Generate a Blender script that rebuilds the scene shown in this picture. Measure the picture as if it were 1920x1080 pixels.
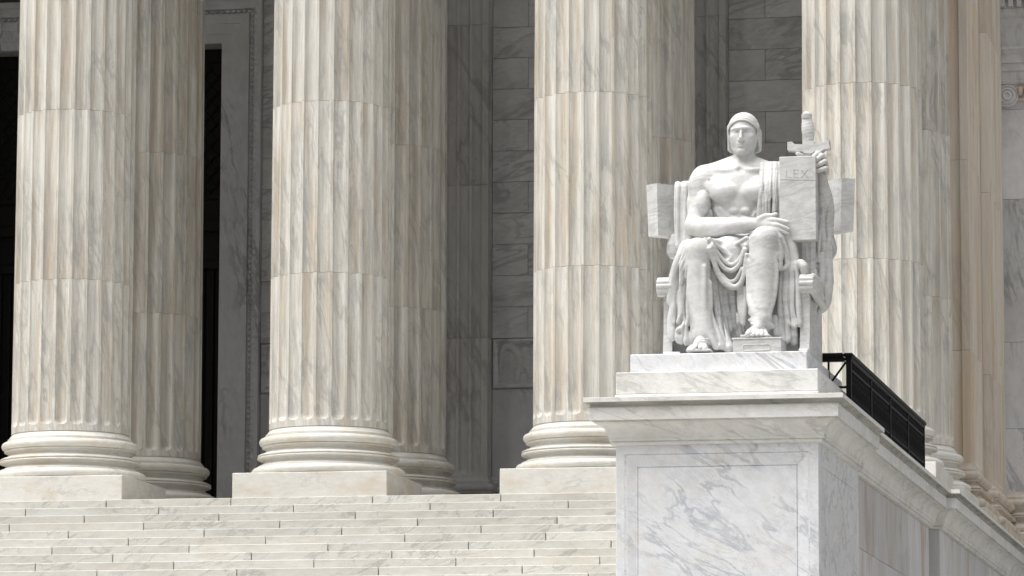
import bpy, bmesh, math, random
import numpy as np
from mathutils import Vector, Matrix
random.seed(4)
for o in list(bpy.data.objects): bpy.data.objects.remove(o)
S = bpy.context.scene
COL = S.collection
# ------------------------------------------------------------------ camera
F = 8296.0; YAW, PIT, ROL = .20120, .13419, .00264      # focal length in pixels of a 1920 wide frame
def _axes():
    fw = np.array([-math.sin(YAW)*math.cos(PIT), math.cos(YAW)*math.cos(PIT), math.sin(PIT)])
    r = np.array([math.cos(YAW), math.sin(YAW), 0]); u = np.cross(r, fw)
    c, s = math.cos(ROL), math.sin(ROL)
    return np.array([c*r+s*u, -s*r+c*u, fw])
AX = _axes()
def _ray(x, y): return AX.T @ np.array([(x-960)/F, -(y-540)/F, 1.])
CP = -75*_ray(579.5, 933.0)
def at(x, y, Y):
    "surveyed point: the sight line through a measured spot meets the vertical plane at depth Y"
    d = _ray(x, y); return CP + d*((Y-CP[1])/d[1])
cd = bpy.data.cameras.new('camera'); cam = bpy.data.objects.new('camera', cd); COL.objects.link(cam)
cd.sensor_width = 36; cd.lens = F/1920*36; cd.clip_start = 1; cd.clip_end = 3000
cam.matrix_world = Matrix(((AX[0][0], AX[1][0], -AX[2][0], CP[0]), (AX[0][1], AX[1][1], -AX[2][1], CP[1]),
                           (AX[0][2], AX[1][2], -AX[2][2], CP[2]), (0, 0, 0, 1)))
S.camera = cam
# ------------------------------------------------------------------ daylight
SUN_AZ, SUN_EL = math.radians(-50), math.radians(68)      # azimuth measured from the facade normal, to the left
sd = Vector((math.sin(SUN_AZ)*math.cos(SUN_EL), -math.cos(SUN_AZ)*math.cos(SUN_EL), math.sin(SUN_EL)))
W = bpy.data.worlds.new('World'); S.world = W; W.use_nodes = True
wn = W.node_tree.nodes; wl = W.node_tree.links; wn.clear()
sky = wn.new('ShaderNodeTexSky'); sky.sky_type = 'NISHITA'; sky.sun_disc = False
sky.sun_elevation = SUN_EL; sky.sun_rotation = math.atan2(sd.x, sd.y)
sky.dust_density = 6; sky.air_density = 1.0; sky.ozone_density = 1
hs = wn.new('ShaderNodeHueSaturation'); hs.inputs['Saturation'].default_value = .22   # thin overcast: greyer than a clear sky
bg = wn.new('ShaderNodeBackground'); bg.inputs['Strength'].default_value = .105
wo = wn.new('ShaderNodeOutputWorld')
wl.new(sky.outputs[0], hs.inputs['Color']); wl.new(hs.outputs[0], bg.inputs[0]); wl.new(bg.outputs[0], wo.inputs[0])
sl = bpy.data.lights.new('sun', 'SUN'); sl.energy = 2.45; sl.angle = math.radians(55); sl.color = (1, .978, .945)
so = bpy.data.objects.new('sun', sl); COL.objects.link(so); so.rotation_euler = sd.to_track_quat('Z', 'Y').to_euler()
so.location = (-30, -40, 40)
S.render.engine = 'CYCLES'
S.view_settings.view_transform = 'Standard'; S.view_settings.look = 'None'; S.view_settings.gamma = 1
S.view_settings.use_curve_mapping = False
S.view_settings.exposure = 0.5
# ------------------------------------------------------------------ materials
def marble(name, base, tint, vein, tscale=1., tstretch=(1, 1, 1), vscale=1., vrot=(0, 0, 0), vstretch=(1, 1, 1), vamt=.6, vwidth=.03,
           tlo=.4, thi=.65, rnd=.10, rough=.5, stain=None, bump=.12, mask=(.45, .62), fleck=None, mot=.09):
    m = bpy.data.materials.new(name); m.use_nodes = True
    N = m.node_tree.nodes; L = m.node_tree.links; N.clear()
    def nd(t, **k):
        n = N.new(t)
        for a, b in k.items(): setattr(n, a, b)
        return n
    def noise(vec, sc, det=6, ro=.6, dist=0.):
        n = nd('ShaderNodeTexNoise'); n.inputs['Scale'].default_value = sc; n.inputs['Detail'].default_value = det
        n.inputs['Roughness'].default_value = ro; n.inputs['Distortion'].default_value = dist
        L.new(vec, n.inputs['Vector']); return n.outputs['Fac']
    def mapr(v, a, b, c=0., d=1., smooth=True):
        n = nd('ShaderNodeMapRange'); n.interpolation_type = 'SMOOTHSTEP' if smooth else 'LINEAR'
        for i, x in enumerate((a, b, c, d)): n.inputs[i+1].default_value = x
        L.new(v, n.inputs[0]); return n.outputs[0]
    def mth(op, a, b=None):
        n = nd('ShaderNodeMath', operation=op)
        for i, x in enumerate((a, b)):
            if x is None: continue
            if isinstance(x, (int, float)): n.inputs[i].default_value = x
            else: L.new(x, n.inputs[i])
        return n.outputs[0]
    def mapping(vec, rot, sc):
        n = nd('ShaderNodeMapping'); n.inputs['Rotation'].default_value = rot; L.new(vec, n.inputs['Vector'])
        k = nd('ShaderNodeMapping'); k.inputs['Scale'].default_value = sc; L.new(n.outputs[0], k.inputs['Vector']); return k.outputs[0]
    def mix(f, a, b, mode='MIX'):
        n = nd('ShaderNodeMix', data_type='RGBA', blend_type=mode)
        if isinstance(f, (int, float)): n.inputs[0].default_value = f
        else: L.new(f, n.inputs[0])
        for i, x in ((6, a), (7, b)):
            if isinstance(x, tuple): n.inputs[i].default_value = (*x, 1)
            else: L.new(x, n.inputs[i])
        return n.outputs[2]
    tc = nd('ShaderNodeTexCoord'); oi = nd('ShaderNodeObjectInfo')
    cx = nd('ShaderNodeCombineXYZ')
    for i, k in enumerate((71.3, 37.7, 53.1)): L.new(mth('MULTIPLY', oi.outputs['Random'], k), cx.inputs[i])
    va = nd('ShaderNodeVectorMath', operation='ADD'); L.new(tc.outputs['Object'], va.inputs[0]); L.new(cx.outputs[0], va.inputs[1])
    P = va.outputs[0]
    t1 = noise(mapping(P, (0, 0, 0), tstretch), tscale, 7, .62)
    col = mix(mapr(t1, tlo, thi), base, tint)
    if stain:                                               # second mineral colour
        s1 = noise(mapping(P, (0, 0, 1.1), tstretch), tscale*1.7, 6, .65)
        col = mix(mapr(s1, .50, .68, 0, stain[1]), col, stain[0])
    # veins: ridges of a warped noise, broken up by a mask
    v0 = noise(mapping(P, vrot, vstretch), vscale, 7, .58, .55)
    rid = mth('ABSOLUTE', mth('SUBTRACT', v0, .5))
    vm = mapr(rid, 0., vwidth, 1, 0)
    mk = mapr(noise(P, vscale*.55, 3, .5), mask[0], mask[1])
    v1 = noise(mapping(P, vrot, (vstretch[0]*2.3, vstretch[1]*2.3, vstretch[2]*2.3)), vscale, 8, .65, .6)
    vm2 = mapr(mth('ABSOLUTE', mth('SUBTRACT', v1, .5)), 0., vwidth*.8, .5, 0)
    cloud = mapr(v0, .52, .72, 0, .35)
    vv = mth('MULTIPLY', mth('MAXIMUM', mth('MULTIPLY', mth('MAXIMUM', vm, vm2), mk), cloud), vamt)
    col = mix(vv, col, vein)
    if fleck:
        f1 = noise(mapping(P, vrot, (vstretch[0]*3, vstretch[1]*3, vstretch[2]*3)), vscale*2.2, 4, .7)
        col = mix(mapr(f1, .66, .72, 0, fleck[1]), col, fleck[0])
    fine = mapr(noise(P, 55., 4, .7), .3, .7, .93, 1.05, False)
    fine = mth('MULTIPLY', fine, mapr(noise(mapping(P, (0, 0, 0), tstretch), 7., 5, .68), .3, .7, 1-mot, 1+mot*.6, False))
    rv = mapr(oi.outputs['Random'], 0, 1, 1-rnd, 1+rnd*.35, False)
    br = mth('MULTIPLY', fine, rv)
    cb = nd('ShaderNodeCombineColor')
    for i in range(3): L.new(br, cb.inputs[i])
    col = mix(1., col, cb.outputs[0], 'MULTIPLY')
    b = nd('ShaderNodeBsdfPrincipled'); L.new(col, b.inputs['Base Color'])
    L.new(mapr(t1, .3, .7, rough-.08, rough+.1, False), b.inputs['Roughness'])
    b.inputs['Specular IOR Level'].default_value = .35
    bp = nd('ShaderNodeBump'); bp.inputs['Strength'].default_value = bump; bp.inputs['Distance'].default_value = .01
    L.new(noise(P, 14., 6, .65), bp.inputs['Height']); L.new(bp.outputs[0], b.inputs['Normal'])
    o = nd('ShaderNodeOutputMaterial'); L.new(b.outputs[0], o.inputs[0])
    return m
def plain(name, col, rough=.5, metal=0., var=.15, spec=.4):
    m = bpy.data.materials.new(name); m.use_nodes = True
    N = m.node_tree.nodes; L = m.node_tree.links; b = N['Principled BSDF']
    n = N.new('ShaderNodeTexNoise'); n.inputs['Scale'].default_value = 9; n.inputs['Detail'].default_value = 5
    tc = N.new('ShaderNodeTexCoord'); L.new(tc.outputs['Object'], n.inputs['Vector'])
    r = N.new('ShaderNodeMapRange'); L.new(n.outputs['Fac'], r.inputs[0]); r.inputs[3].default_value = 1-var; r.inputs[4].default_value = 1+var
    x = N.new('ShaderNodeMix'); x.data_type = 'RGBA'; x.blend_type = 'MULTIPLY'; x.inputs[0].default_value = 1
    x.inputs[6].default_value = (*col, 1); c = N.new('ShaderNodeCombineColor')
    for i in range(3): L.new(r.outputs[0], c.inputs[i])
    L.new(c.outputs[0], x.inputs[7]); L.new(x.outputs[2], b.inputs['Base Color'])
    b.inputs['Roughness'].default_value = rough; b.inputs['Metallic'].default_value = metal; b.inputs['Specular IOR Level'].default_value = spec
    return m
M = {}
M['column'] = marble('column_marble', (.715, .695, .640), (.585, .515, .425), (.35, .355, .345), 1.6, (3.6, 3.6, .20), 1.1, (0, .22, .2), (2.3, 2.3, .4),
                     .5, .045, .44, .66, .055, .55, ((.50, .505, .485), .65), .18, (.40, .56), None, .16)
M['base'] = marble('base_marble', (.735, .72, .675), (.66, .605, .515), (.42, .42, .41), 1.4, (1, 1, 2.2), 1.2, (.1, .2, .2), (.8, .8, 1.9), .45, .03, .45, .7, .08, .45)
M['step'] = marble('step_marble', (.64, .63, .585), (.575, .55, .49), (.34, .34, .33), 1.1, (.7, 1, 2.2), 1.7, (.2, .35, .3), (.6, 1.0, 2.1), .62, .028, .45, .7, .12, .5, None, .12, (.38, .56))
M['wall'] = marble('wall_marble', (.70, .70, .70), (.61, .61, .60), (.27, .27, .275), .9, (1, 1, 2), 1., (.1, .25, .2), (.5, .8, 2.0), .55, .05, .4, .7, .09, .5, None, .1, (.34, .56))
M['pilaster'] = marble('pilaster_marble', (.60, .59, .58), (.50, .49, .475), (.29, .29, .29), 1., (1.5, 1.5, .3), .9, (.1, .3, .2), (1.9, 1.9, .5), .6, .05, .4, .7, .12, .5, None, .1, (.40, .58))
M['slab'] = marble('slab_marble', (.70, .70, .715), (.61, .605, .60), (.28, .28, .30), .8, (1, 1, .6), .9, (.1, .28, .2), (1.8, 1.8, .45), .7, .035, .4, .7, .12)
M['pedestal'] = marble('pedestal_marble', (.785, .80, .825), (.78, .775, .75), (.36, .38, .43), 1.1, (1, 1, 1), 1.35, (0, -.60, 0), (.6, 1.2, 2.1), .62, .036, .5, .75, .04, .4, ((.72, .66, .54), .35), .08, (.32, .54), ((.28, .31, .40), .5))
M['cornice'] = marble('cornice_marble', (.80, .795, .775), (.735, .72, .68), (.44, .44, .43), 1.4, (.6, 1, 1), 1.5, (.1, -.35, .2), (.5, .7, 2.0), .55, .036, .45, .68, .06, .45, ((.60, .58, .53), .4), .14, (.34, .54))
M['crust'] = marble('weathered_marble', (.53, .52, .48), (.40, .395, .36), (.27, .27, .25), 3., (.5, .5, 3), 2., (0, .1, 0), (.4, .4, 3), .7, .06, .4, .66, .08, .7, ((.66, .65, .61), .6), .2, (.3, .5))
M['cheek'] = marble('cheek_marble', (.69, .695, .71), (.62, .605, .58), (.43, .39, .36), 1., (1.1, 1.1, .28), .9, (0, .1, .2), (1.5, 1.5, .4), .5, .045, .42, .66, .16, .5, ((.49, .375, .29), .85))
M['anta'] = marble('anta_marble', (.70, .645, .57), (.61, .50, .385), (.42, .41, .39), 1.1, (1.6, 1.6, .14), .8, (0, .2, .2), (2.2, 2.2, .3), .4, .03, .40, .66, .08, .55)
M['statue'] = marble('statue_marble', (.665, .67, .665), (.575, .575, .55), (.42, .425, .43), 2.2, (1, 1, 1.6), 1.5, (0, .22, .1), (.5, .8, 2.6), .58, .036, .40, .68, .02, .5, ((.56, .56, .54), .55), .22, (.34, .56), None, .14)
M['iron'] = plain('black_iron', (.005, .005, .006), .5, .0, .3, .15)
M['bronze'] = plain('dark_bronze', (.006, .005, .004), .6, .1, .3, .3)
M['joint'] = plain('dark_joint', (.11, .105, .095), .9)
M['paving'] = plain('pale_paving', (.30, .29, .27), .9)
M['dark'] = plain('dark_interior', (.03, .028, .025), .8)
# ------------------------------------------------------------------ building blocks
class MB:
    def __init__(s): s.v = []; s.f = []
    def add(s, vs, fs):
        n = len(s.v); s.v += [tuple(float(c) for c in p) for p in vs]; s.f += [tuple(n+i for i in f) for f in fs]; return s
    def box(s, x0, x1, y0, y1, z0, z1):
        return s.add([(x0, y0, z0), (x1, y0, z0), (x1, y1, z0), (x0, y1, z0), (x0, y0, z1), (x1, y0, z1), (x1, y1, z1), (x0, y1, z1)],
                     [(3, 2, 1, 0), (4, 5, 6, 7), (0, 1, 5, 4), (1, 2, 6, 5), (2, 3, 7, 6), (3, 0, 4, 7)])
    def cbox(s, x0, x1, y0, y1, z0, z1, c=.01):
        "box with chamfered edges"
        vs = []; idx = {}
        X, Y, Z = (x0, x1), (y0, y1), (z0, z1)
        for i in (0, 1):
            for j in (0, 1):
                for k in (0, 1):
                    sx, sy, sz = 1-2*i, 1-2*j, 1-2*k
                    for a in range(3):
                        p = [X[i]+sx*c, Y[j]+sy*c, Z[k]+sz*c]
                        p[a] = (X[i], Y[j], Z[k])[a]; idx[i, j, k, a] = len(vs); vs.append(p)
        fs = []
        def q(l, n):
            a, b, cc = (np.array(vs[l[t]]) for t in range(3))
            if np.dot(np.cross(b-a, cc-b), n) < 0: l = l[::-1]
            fs.append(tuple(l))
        for a in range(3):
            for e in (0, 1):
                r = [t for t in range(3) if t != a]; l = []
                for u, v in ((0, 0), (1, 0), (1, 1), (0, 1)):
                    t = [0, 0, 0]; t[a] = e; t[r[0]] = u; t[r[1]] = v; l.append(idx[(*t, a)])
                n = [0, 0, 0]; n[a] = 2*e-1; q(l, n)
        for a in range(3):
            r = [t for t in range(3) if t != a]
            for u in (0, 1):
                for v in (0, 1):
                    l = []
                    for e, ax in ((0, r[0]), (1, r[0]), (1, r[1]), (0, r[1])):
                        t = [0, 0, 0]; t[a] = e; t[r[0]] = u; t[r[1]] = v; l.append(idx[(*t, ax)])
                    n = [0, 0, 0]; n[r[0]] = 2*u-1; n[r[1]] = 2*v-1; q(l, n)
        for i in (0, 1):
            for j in (0, 1):
                for k in (0, 1):
                    q([idx[i, j, k, a] for a in range(3)], (2*i-1, 2*j-1, 2*k-1))
        return s.add(vs, fs)
    def rings(s, R, closed=True, cap=True):
        "skin equal-length rings of points"
        n = len(R[0]); b = len(s.v)
        for r in R: s.v += [tuple(float(c) for c in p) for p in r]
        for i in range(len(R)-1):
            for j in range(n if closed else n-1):
                k = (j+1) % n
                s.f.append((b+i*n+j, b+i*n+k, b+(i+1)*n+k, b+(i+1)*n+j))
        if cap and closed:
            s.f.append(tuple(b+j for j in range(n))[::-1]); s.f.append(tuple(b+(len(R)-1)*n+j for j in range(n)))
        return s
    def lathe(s, prof, n=96, cx=0, cy=0):
        return s.rings([[(cx+r*math.cos(2*math.pi*i/n), cy+r*math.sin(2*math.pi*i/n), z) for i in range(n)] for r, z in prof])
    def sweep(s, path, prof, closed=False):
        "profile (outward offset, z) carried round a plan path with mitred corners; outward is to the right of travel"
        n = len(path); R = []
        for i in range(n):
            p = np.array(path[i], float)
            def nrm(a, b):
                d = np.array(b, float)-np.array(a, float); d /= np.linalg.norm(d); return np.array([d[1], -d[0]])
            ns = []
            if closed or i > 0: ns.append(nrm(path[i-1], path[i]))
            if closed or i < n-1: ns.append(nrm(path[i], path[(i+1) % n]))
            if len(ns) == 2:
                m = ns[0]+ns[1]; m = m/np.dot(m, ns[0])/1.0
                m = (ns[0]+ns[1])/(1+np.dot(ns[0], ns[1]))
            else: m = ns[0]
            R.append([(p[0]+m[0]*o, p[1]+m[1]*o, z) for o, z in prof])
        b = len(s.v); k = len(prof)
        for r in R: s.v += [tuple(float(c) for c in q) for q in r]
        for i in range(n if closed else n-1):
            j = (i+1) % n
            for t in range(k-1): s.f.append((b+i*k+t, b+j*k+t, b+j*k+t+1, b+i*k+t+1))
        return s
    def tube(s, pts, r, n=8):
        "round bar through points"
        R = []; pts = [np.array(p, float) for p in pts]
        for i, p in enumerate(pts):
            d = pts[min(i+1, len(pts)-1)]-pts[max(i-1, 0)]; d /= np.linalg.norm(d)
            a = np.cross(d, (0, 0, 1) if abs(d[2]) < .9 else (0, 1, 0)); a /= np.linalg.norm(a); b = np.cross(d, a)
            rr = r[i] if isinstance(r, (list, tuple)) else r
            R.append([p+rr*(a*math.cos(2*math.pi*j/n)+b*math.sin(2*math.pi*j/n)) for j in range(n)])
        return s.rings(R)
    def mesh(s, name, mat, smooth=None):
        me = bpy.data.meshes.new(name); me.from_pydata(s.v, [], s.f); me.update()
        bm = bmesh.new(); bm.from_mesh(me); bmesh.ops.recalc_face_normals(bm, faces=bm.faces); bm.to_mesh(me); bm.free()
        me.materials.append(mat)
        if smooth is not None:
            for p in me.polygons: p.use_smooth = True
            me.set_sharp_from_angle(angle=math.radians(smooth))
        return me
ORG = {}
def worg(o): return Vector(ORG.get(o.name, (0, 0, 0))) if o else Vector((0, 0, 0))
def place(name, me, parent=None, loc=None):
    o = bpy.data.objects.new(name, me); COL.objects.link(o)
    if parent: o.parent = parent
    w = Vector(loc) if loc else worg(parent)
    o.location = w-worg(parent); ORG[o.name] = tuple(w); return o
def obj(name, mb, mat, parent=None, smooth=None):
    "mesh given in world coordinates; its origin goes to the middle of its foot"
    a = np.array(mb.v); lo, hi = a.min(0), a.max(0); w = ((lo[0]+hi[0])/2, (lo[1]+hi[1])/2, lo[2])
    mb.v = [tuple(p) for p in (a-np.array(w))]
    return place(name, mb.mesh(name, mat, smooth), parent, w)
def thing(name, loc, label, cat, group=None):
    o = bpy.data.objects.new(name, None); COL.objects.link(o); o.location = loc; ORG[o.name] = tuple(loc); o.empty_display_size = .3
    return tag(o, label, cat, group)
def tag(o, label=None, cat=None, group=None, kind=None):
    for k, v in (('label', label), ('category', cat), ('group', group), ('kind', kind)):
        if v: o[k] = v
    return o
def arc(cx, cz, r, a0, a1, n=7, rz=None):
    return [(cx+r*math.cos(math.radians(a0+(a1-a0)*i/n)), cz+(rz or r)*math.sin(math.radians(a0+(a1-a0)*i/n))) for i in range(n+1)]
# profile of an attic base: offset from the shaft face, height above the plinth bed
BASE = ([(.20, .44)] + arc(.205, .522, .095, -90, 90, 10, .082) + [(.195, .606), (.195, .630), (.188, .632)] +
        [(.140, .650), (.100, .678), (.086, .70), (.090, .722), (.115, .742), (.135, .747)] + [(.165, .748)] + arc(.176, .767, .026, -85, 85, 5, .018) + [(.158, .788)] + arc(.172, .808, .024, -85, 85, 5, .018) +
        [(.160, .828), (.152, .838), (.095, .852), (.052, .885), (.044, .91), (.054, .935), (.092, .946), (.118, .948), (.118, .972), (.10, .974)] +
        arc(.090, 1.050, .080, -88, 88, 10, .074) + [(.080, 1.126), (.062, 1.128), (.062, 1.172), (.055, 1.174), (.038, 1.19), (.016, 1.22), (.003, 1.262), (0, 1.285)])
# crown cornice of pedestal and cheek walls: offset from the wall face, height below its top
CROWN = [(-.3, -.62), (.0, -.62), (.03, -.617)] + arc(.035, -.590, .027, -85, 60, 5) + [(.06, -.562), (.075, -.560), (.082, -.545), (.082, -.515)] + \
        [(.09, -.513), (.10, -.46), (.125, -.41), (.165, -.36), (.215, -.332), (.258, -.325), (.258, -.286), (.280, -.286), (.282, -.300), (.305, -.300), (.305, -.132), (.318, -.130), (.318, -.122), (.302, -.120)] + \
        [(.300, -.105), (.306, -.085), (.325, -.070), (.360, -.064), (.378, -.062), (.378, -.004), (.371, 0.), (-.3, .0)]

_i = CROWN.index((.305, -.132)); _j = CROWN.index((.378, -.062))
def crown(parent, path, capY=None, extra=()):
    "cornice swept along a path: clean body and top fillet, grime-crusted crown moulding between"
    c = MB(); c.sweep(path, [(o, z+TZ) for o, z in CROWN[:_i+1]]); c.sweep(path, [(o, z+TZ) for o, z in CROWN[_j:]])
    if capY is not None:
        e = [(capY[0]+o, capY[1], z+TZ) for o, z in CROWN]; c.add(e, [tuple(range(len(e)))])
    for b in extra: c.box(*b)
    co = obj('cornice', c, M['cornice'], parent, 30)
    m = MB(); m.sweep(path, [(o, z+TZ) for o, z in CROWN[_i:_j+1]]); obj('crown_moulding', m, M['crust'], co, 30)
# ================================================================== the setting
G0 = -8.0
g = MB(); g.box(-400, 400, -500, 300, G0-.5, G0)
tag(obj('ground', g, M['paving']), kind='structure')
PITCH = 4.648; RISE, GO = .16, .36
fl = MB(); fl.box(-40, 10.4, .155, 10.6, -1.2, -.004)
tag(obj('portico_floor', fl, M['step']), kind='structure')
# ---- flight of steps: backing, then each step cut into blocks
st = MB(); NROW = 49
prof = [(.5, -.03)]
for k in range(NROW):
    prof += [(-.15-k*GO+.04, -.03-k*RISE), (-.15-k*GO+.04, -.03-(k+1)*RISE)]
prof += [(-.15-NROW*GO+.3, G0-.3), (.5, G0-.3)]
st.rings([[(x, y, z) for y, z in prof] for x in (-24., 7.98)])
steps = tag(obj('stone_steps', st, M['joint']), 'broad flight of pale marble steps below the columns', kind='structure')
GAP = .007
def row_joints(k):
    if k == 0: base = [-10.6, -8.2, -5.9, -3.53, -1.33, 1.14, 3.35, 5.6]; return base
    first = (3.37-.027*(k-2)) if k % 2 == 0 else (4.57-.025*(k-1))
    return [first+2.355*i for i in range(-6, 2) if first+2.355*i < 7.4]
for k in range(16):
    js = row_joints(k) + [7.97]
    y1 = .15 if k == 0 else -.15-(k-1)*GO+.035
    for a, b in zip(js[:-1], js[1:]):
        m = MB(); dz = random.uniform(-.002, .002); dy = random.uniform(-.003, .003)
        m.cbox(a+GAP, b-GAP, -.15-k*GO+dy, y1, -(k+1)*RISE+.002, -k*RISE+dz, .007)
        obj('step_block', m, M['step'], steps)
low = MB()                                       # the steps below the picture and off to the left
for k in range(NROW):
    y1 = .15 if k == 0 else -.15-(k-1)*GO+.035
    x1 = row_joints(k)[0] if k < 16 else 7.97
    a = -24.
    while a < x1-.1:
        b = min(a+2.355, x1) if x1-a-2.355 > .6 else x1
        low.cbox(a+GAP, b-GAP, -.15-k*GO, y1, -(k+1)*RISE+.002, -k*RISE, .007); a = b
tag(obj('step_blocks_beyond', low, M['step'], steps), kind='stuff')

# ================================================================== columns
def fl_sec_round(R, n=24, m=10, fillet=.16):
    out = []
    for i in range(n):
        for j in range(m+1):
            s = -math.cos(math.pi*j/m); t = .5+s*(.5-fillet/2); a = 2*math.pi*(i+t)/n
            out.append((R*math.cos(a), R*math.sin(a), -math.cos(a), -math.sin(a), s if 0 < j < m else None))
    return out
def fl_sec_rect(x0, x1, y0, y1, nx, ny, m=8, edge=.10, fillet=.2):
    out = []
    def side(ax, ay, bx, by, n):
        d = math.hypot(bx-ax, by-ay); ux, uy = (bx-ax)/d, (by-ay)/d; nx_, ny_ = -uy, ux
        out.append((ax, ay, nx_, ny_, None))
        if n == 0: return
        w = (d-2*edge)/n
        for i in range(n):
            for j in range(m+1):
                s = -math.cos(math.pi*j/m); t = (s+1)/2; q = edge+w*(i+fillet/2+t*(1-fillet))
                out.append((ax+ux*q, ay+uy*q, nx_, ny_, s if abs(s) < .999 else None))
    side(x0, y0, x1, y0, nx); side(x1, y0, x1, y1, ny); side(x1, y1, x0, y1, 0); side(x0, y1, x0, y0, ny)
    return out
def fl_rings(sec, zs, depth, hw, zend, taper=lambda z: 1.):
    R = []
    for z in zs:
        k = taper(z); e = max(0., (zend+hw-z)/hw); r = []
        for x, y, nx, ny, s in sec:
            d = 0.
            if s is not None: d = depth*math.sqrt(max(0., 1-s*s-e*e))
            r.append((x*k+nx*d, y*k+ny*d, z))
        R.append(r)
    return R
RS = 1.03
taper = lambda z: 1-.045*max(0., (z-2)/14)**1.25
SEC = fl_sec_round(RS); FH = RS*math.pi/24*.84
JZ = [3.91, 6.90, 9.89, 12.88, 15.9]
def shaft_mesh(name, z0, z1, first=False):
    c = .006; g = .0015
    if first: zs = [1.262, 1.285] + [1.37+FH*(1-math.cos(math.pi/2*i/8)) for i in range(9)] + [2.2]
    else: zs = [z0+g+c]
    sec = [(x*.9945, y*.9945, a, b, None if s is None else s) for x, y, a, b, s in SEC]
    R = []
    if not first: R += fl_rings(sec, [z0+g], .098, FH, 1.37, taper)
    R += fl_rings(SEC, zs+[z1-g-c], .098, FH, 1.37, taper) + fl_rings(sec, [z1-g], .098, FH, 1.37, taper)
    m = MB(); m.rings(R); return m.mesh(name, M['column'], 30)
DR = [shaft_mesh('drum', 1.262, JZ[0], True)] + [shaft_mesh('drum', a, b) for a, b in zip(JZ[:-1], JZ[1:])]
cb = MB(); cb.lathe([(RS+o, z) for o, z in BASE[:-2]] + [(RS-.02, 1.262)], 128); BASEM = cb.mesh('base', M['base'], 28)
pm = MB(); pm.cbox(-1.35, 1.35, -1.35, 1.35, 0, .44, .010); PLM = pm.mesh('plinth', M['base'])
cp = MB(); cp.lathe([(.95, 15.9), (1.02, 15.92), (1.02, 16.02), (.96, 16.05), (.98, 16.8), (1.12, 17.5), (1.42, 17.95), (1.42, 18.0)], 48); CAPM = cp.mesh('capital', M['column'], 40)
def column(x, y, label, group):
    t = thing('fluted_column', (x, y, 0), label, 'column', group)
    place('plinth', PLM, t); place('base', BASEM, t)
    for d in DR: place('drum', d, t)
    place('capital', CAPM, t); return t
FRONT = ['front row fluted marble column outside the left edge of the picture', 'front row fluted marble column at far left, beside the dark doorway',
         'front row fluted marble column second from left, in the open middle of the steps',
         'front row fluted marble column whose base is cut off by the pedestal', 'front row fluted marble column directly behind the statue and sword hilt']
BACK = ['shaded second row column outside the left edge of the picture', 'shaded second row column just right of the far left column',
        'shaded second row column just right of the middle column, beside the fluted pilaster', 'shaded second row column seen left of the statue shoulder',
        'second row column squeezed between the rightmost front column and the square piers']
for i in range(-3, 5):
    x = (i-2)*PITCH; k = max(i, 0)
    column(x, 1.35, FRONT[k], 'front row of portico columns'); column(x, 6.0, BACK[k], 'second row of portico columns')

# ================================================================== portico wall with pilasters, ashlar, relief panels and doorway
WY = 10.5
pw = thing('portico_wall', (0, WY, 0), 'shaded grey veined marble wall with fluted pilasters behind the columns', 'wall')
bk = MB()
for a, b in ((-30, -9.45), (-4.49, 9.0)): bk.box(a, b, WY+.06, WY+1.0, -1, 18)
bk.box(-9.45, -4.49, WY+.06, WY+1., 9.96, 18)
obj('wall_core', bk, M['joint'], pw)
PZ = [.0, 3.95, 6.93, 10.09, 13.1, 18.]
PH = (1.96-.2)/7*.4
def pil_mesh(name, x0, x1, y0, y1, z0, z1, first, nx, ny, mat, edge=.10):
    sec = fl_sec_rect(x0, x1, y0, y1, nx, ny, 8, edge); hw = PH
    zs = ([1.25, 1.31] + [1.31+hw*(1-math.cos(math.pi/2*i/6)) for i in range(1, 7)]) if first else [z0+.003]
    m = MB(); m.rings(fl_rings(sec, zs+[z1-.003], .07, hw, 1.31)); return m.mesh(name, mat, 35)
def rect_base(mb, x0, x1, y0, y1, k=1.):
    mb.sweep([(x0, y0), (x1, y0), (x1, y1), (x0, y1)], [(o*k, z) for o, z in BASE], True)
PM = [pil_mesh('pilaster_block', -.96, .96, -.38, .1, a, b, i == 0, 7, 2, M['pilaster']) for i, (a, b) in enumerate(zip(PZ[:-1], PZ[1:]))]
for i in (-1, 0, 1):
    if i == -1: continue
    x = i*PITCH
    p = place('pilaster', PM[0], pw, (x, WY, 0))
    for d in PM[1:]: place('pilaster_block', d, p, (x, WY, 0))
    b = MB(); rect_base(b, x-.96, x+.96, WY-.38, WY+.1, .8); obj('pilaster_base', b, M['pilaster'], p, 28)
    b = MB(); b.cbox(x-1.2, x+1.2, WY-.62, WY+.1, 0, .44, .01); obj('pilaster_plinth', b, M['pilaster'], p)
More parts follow.
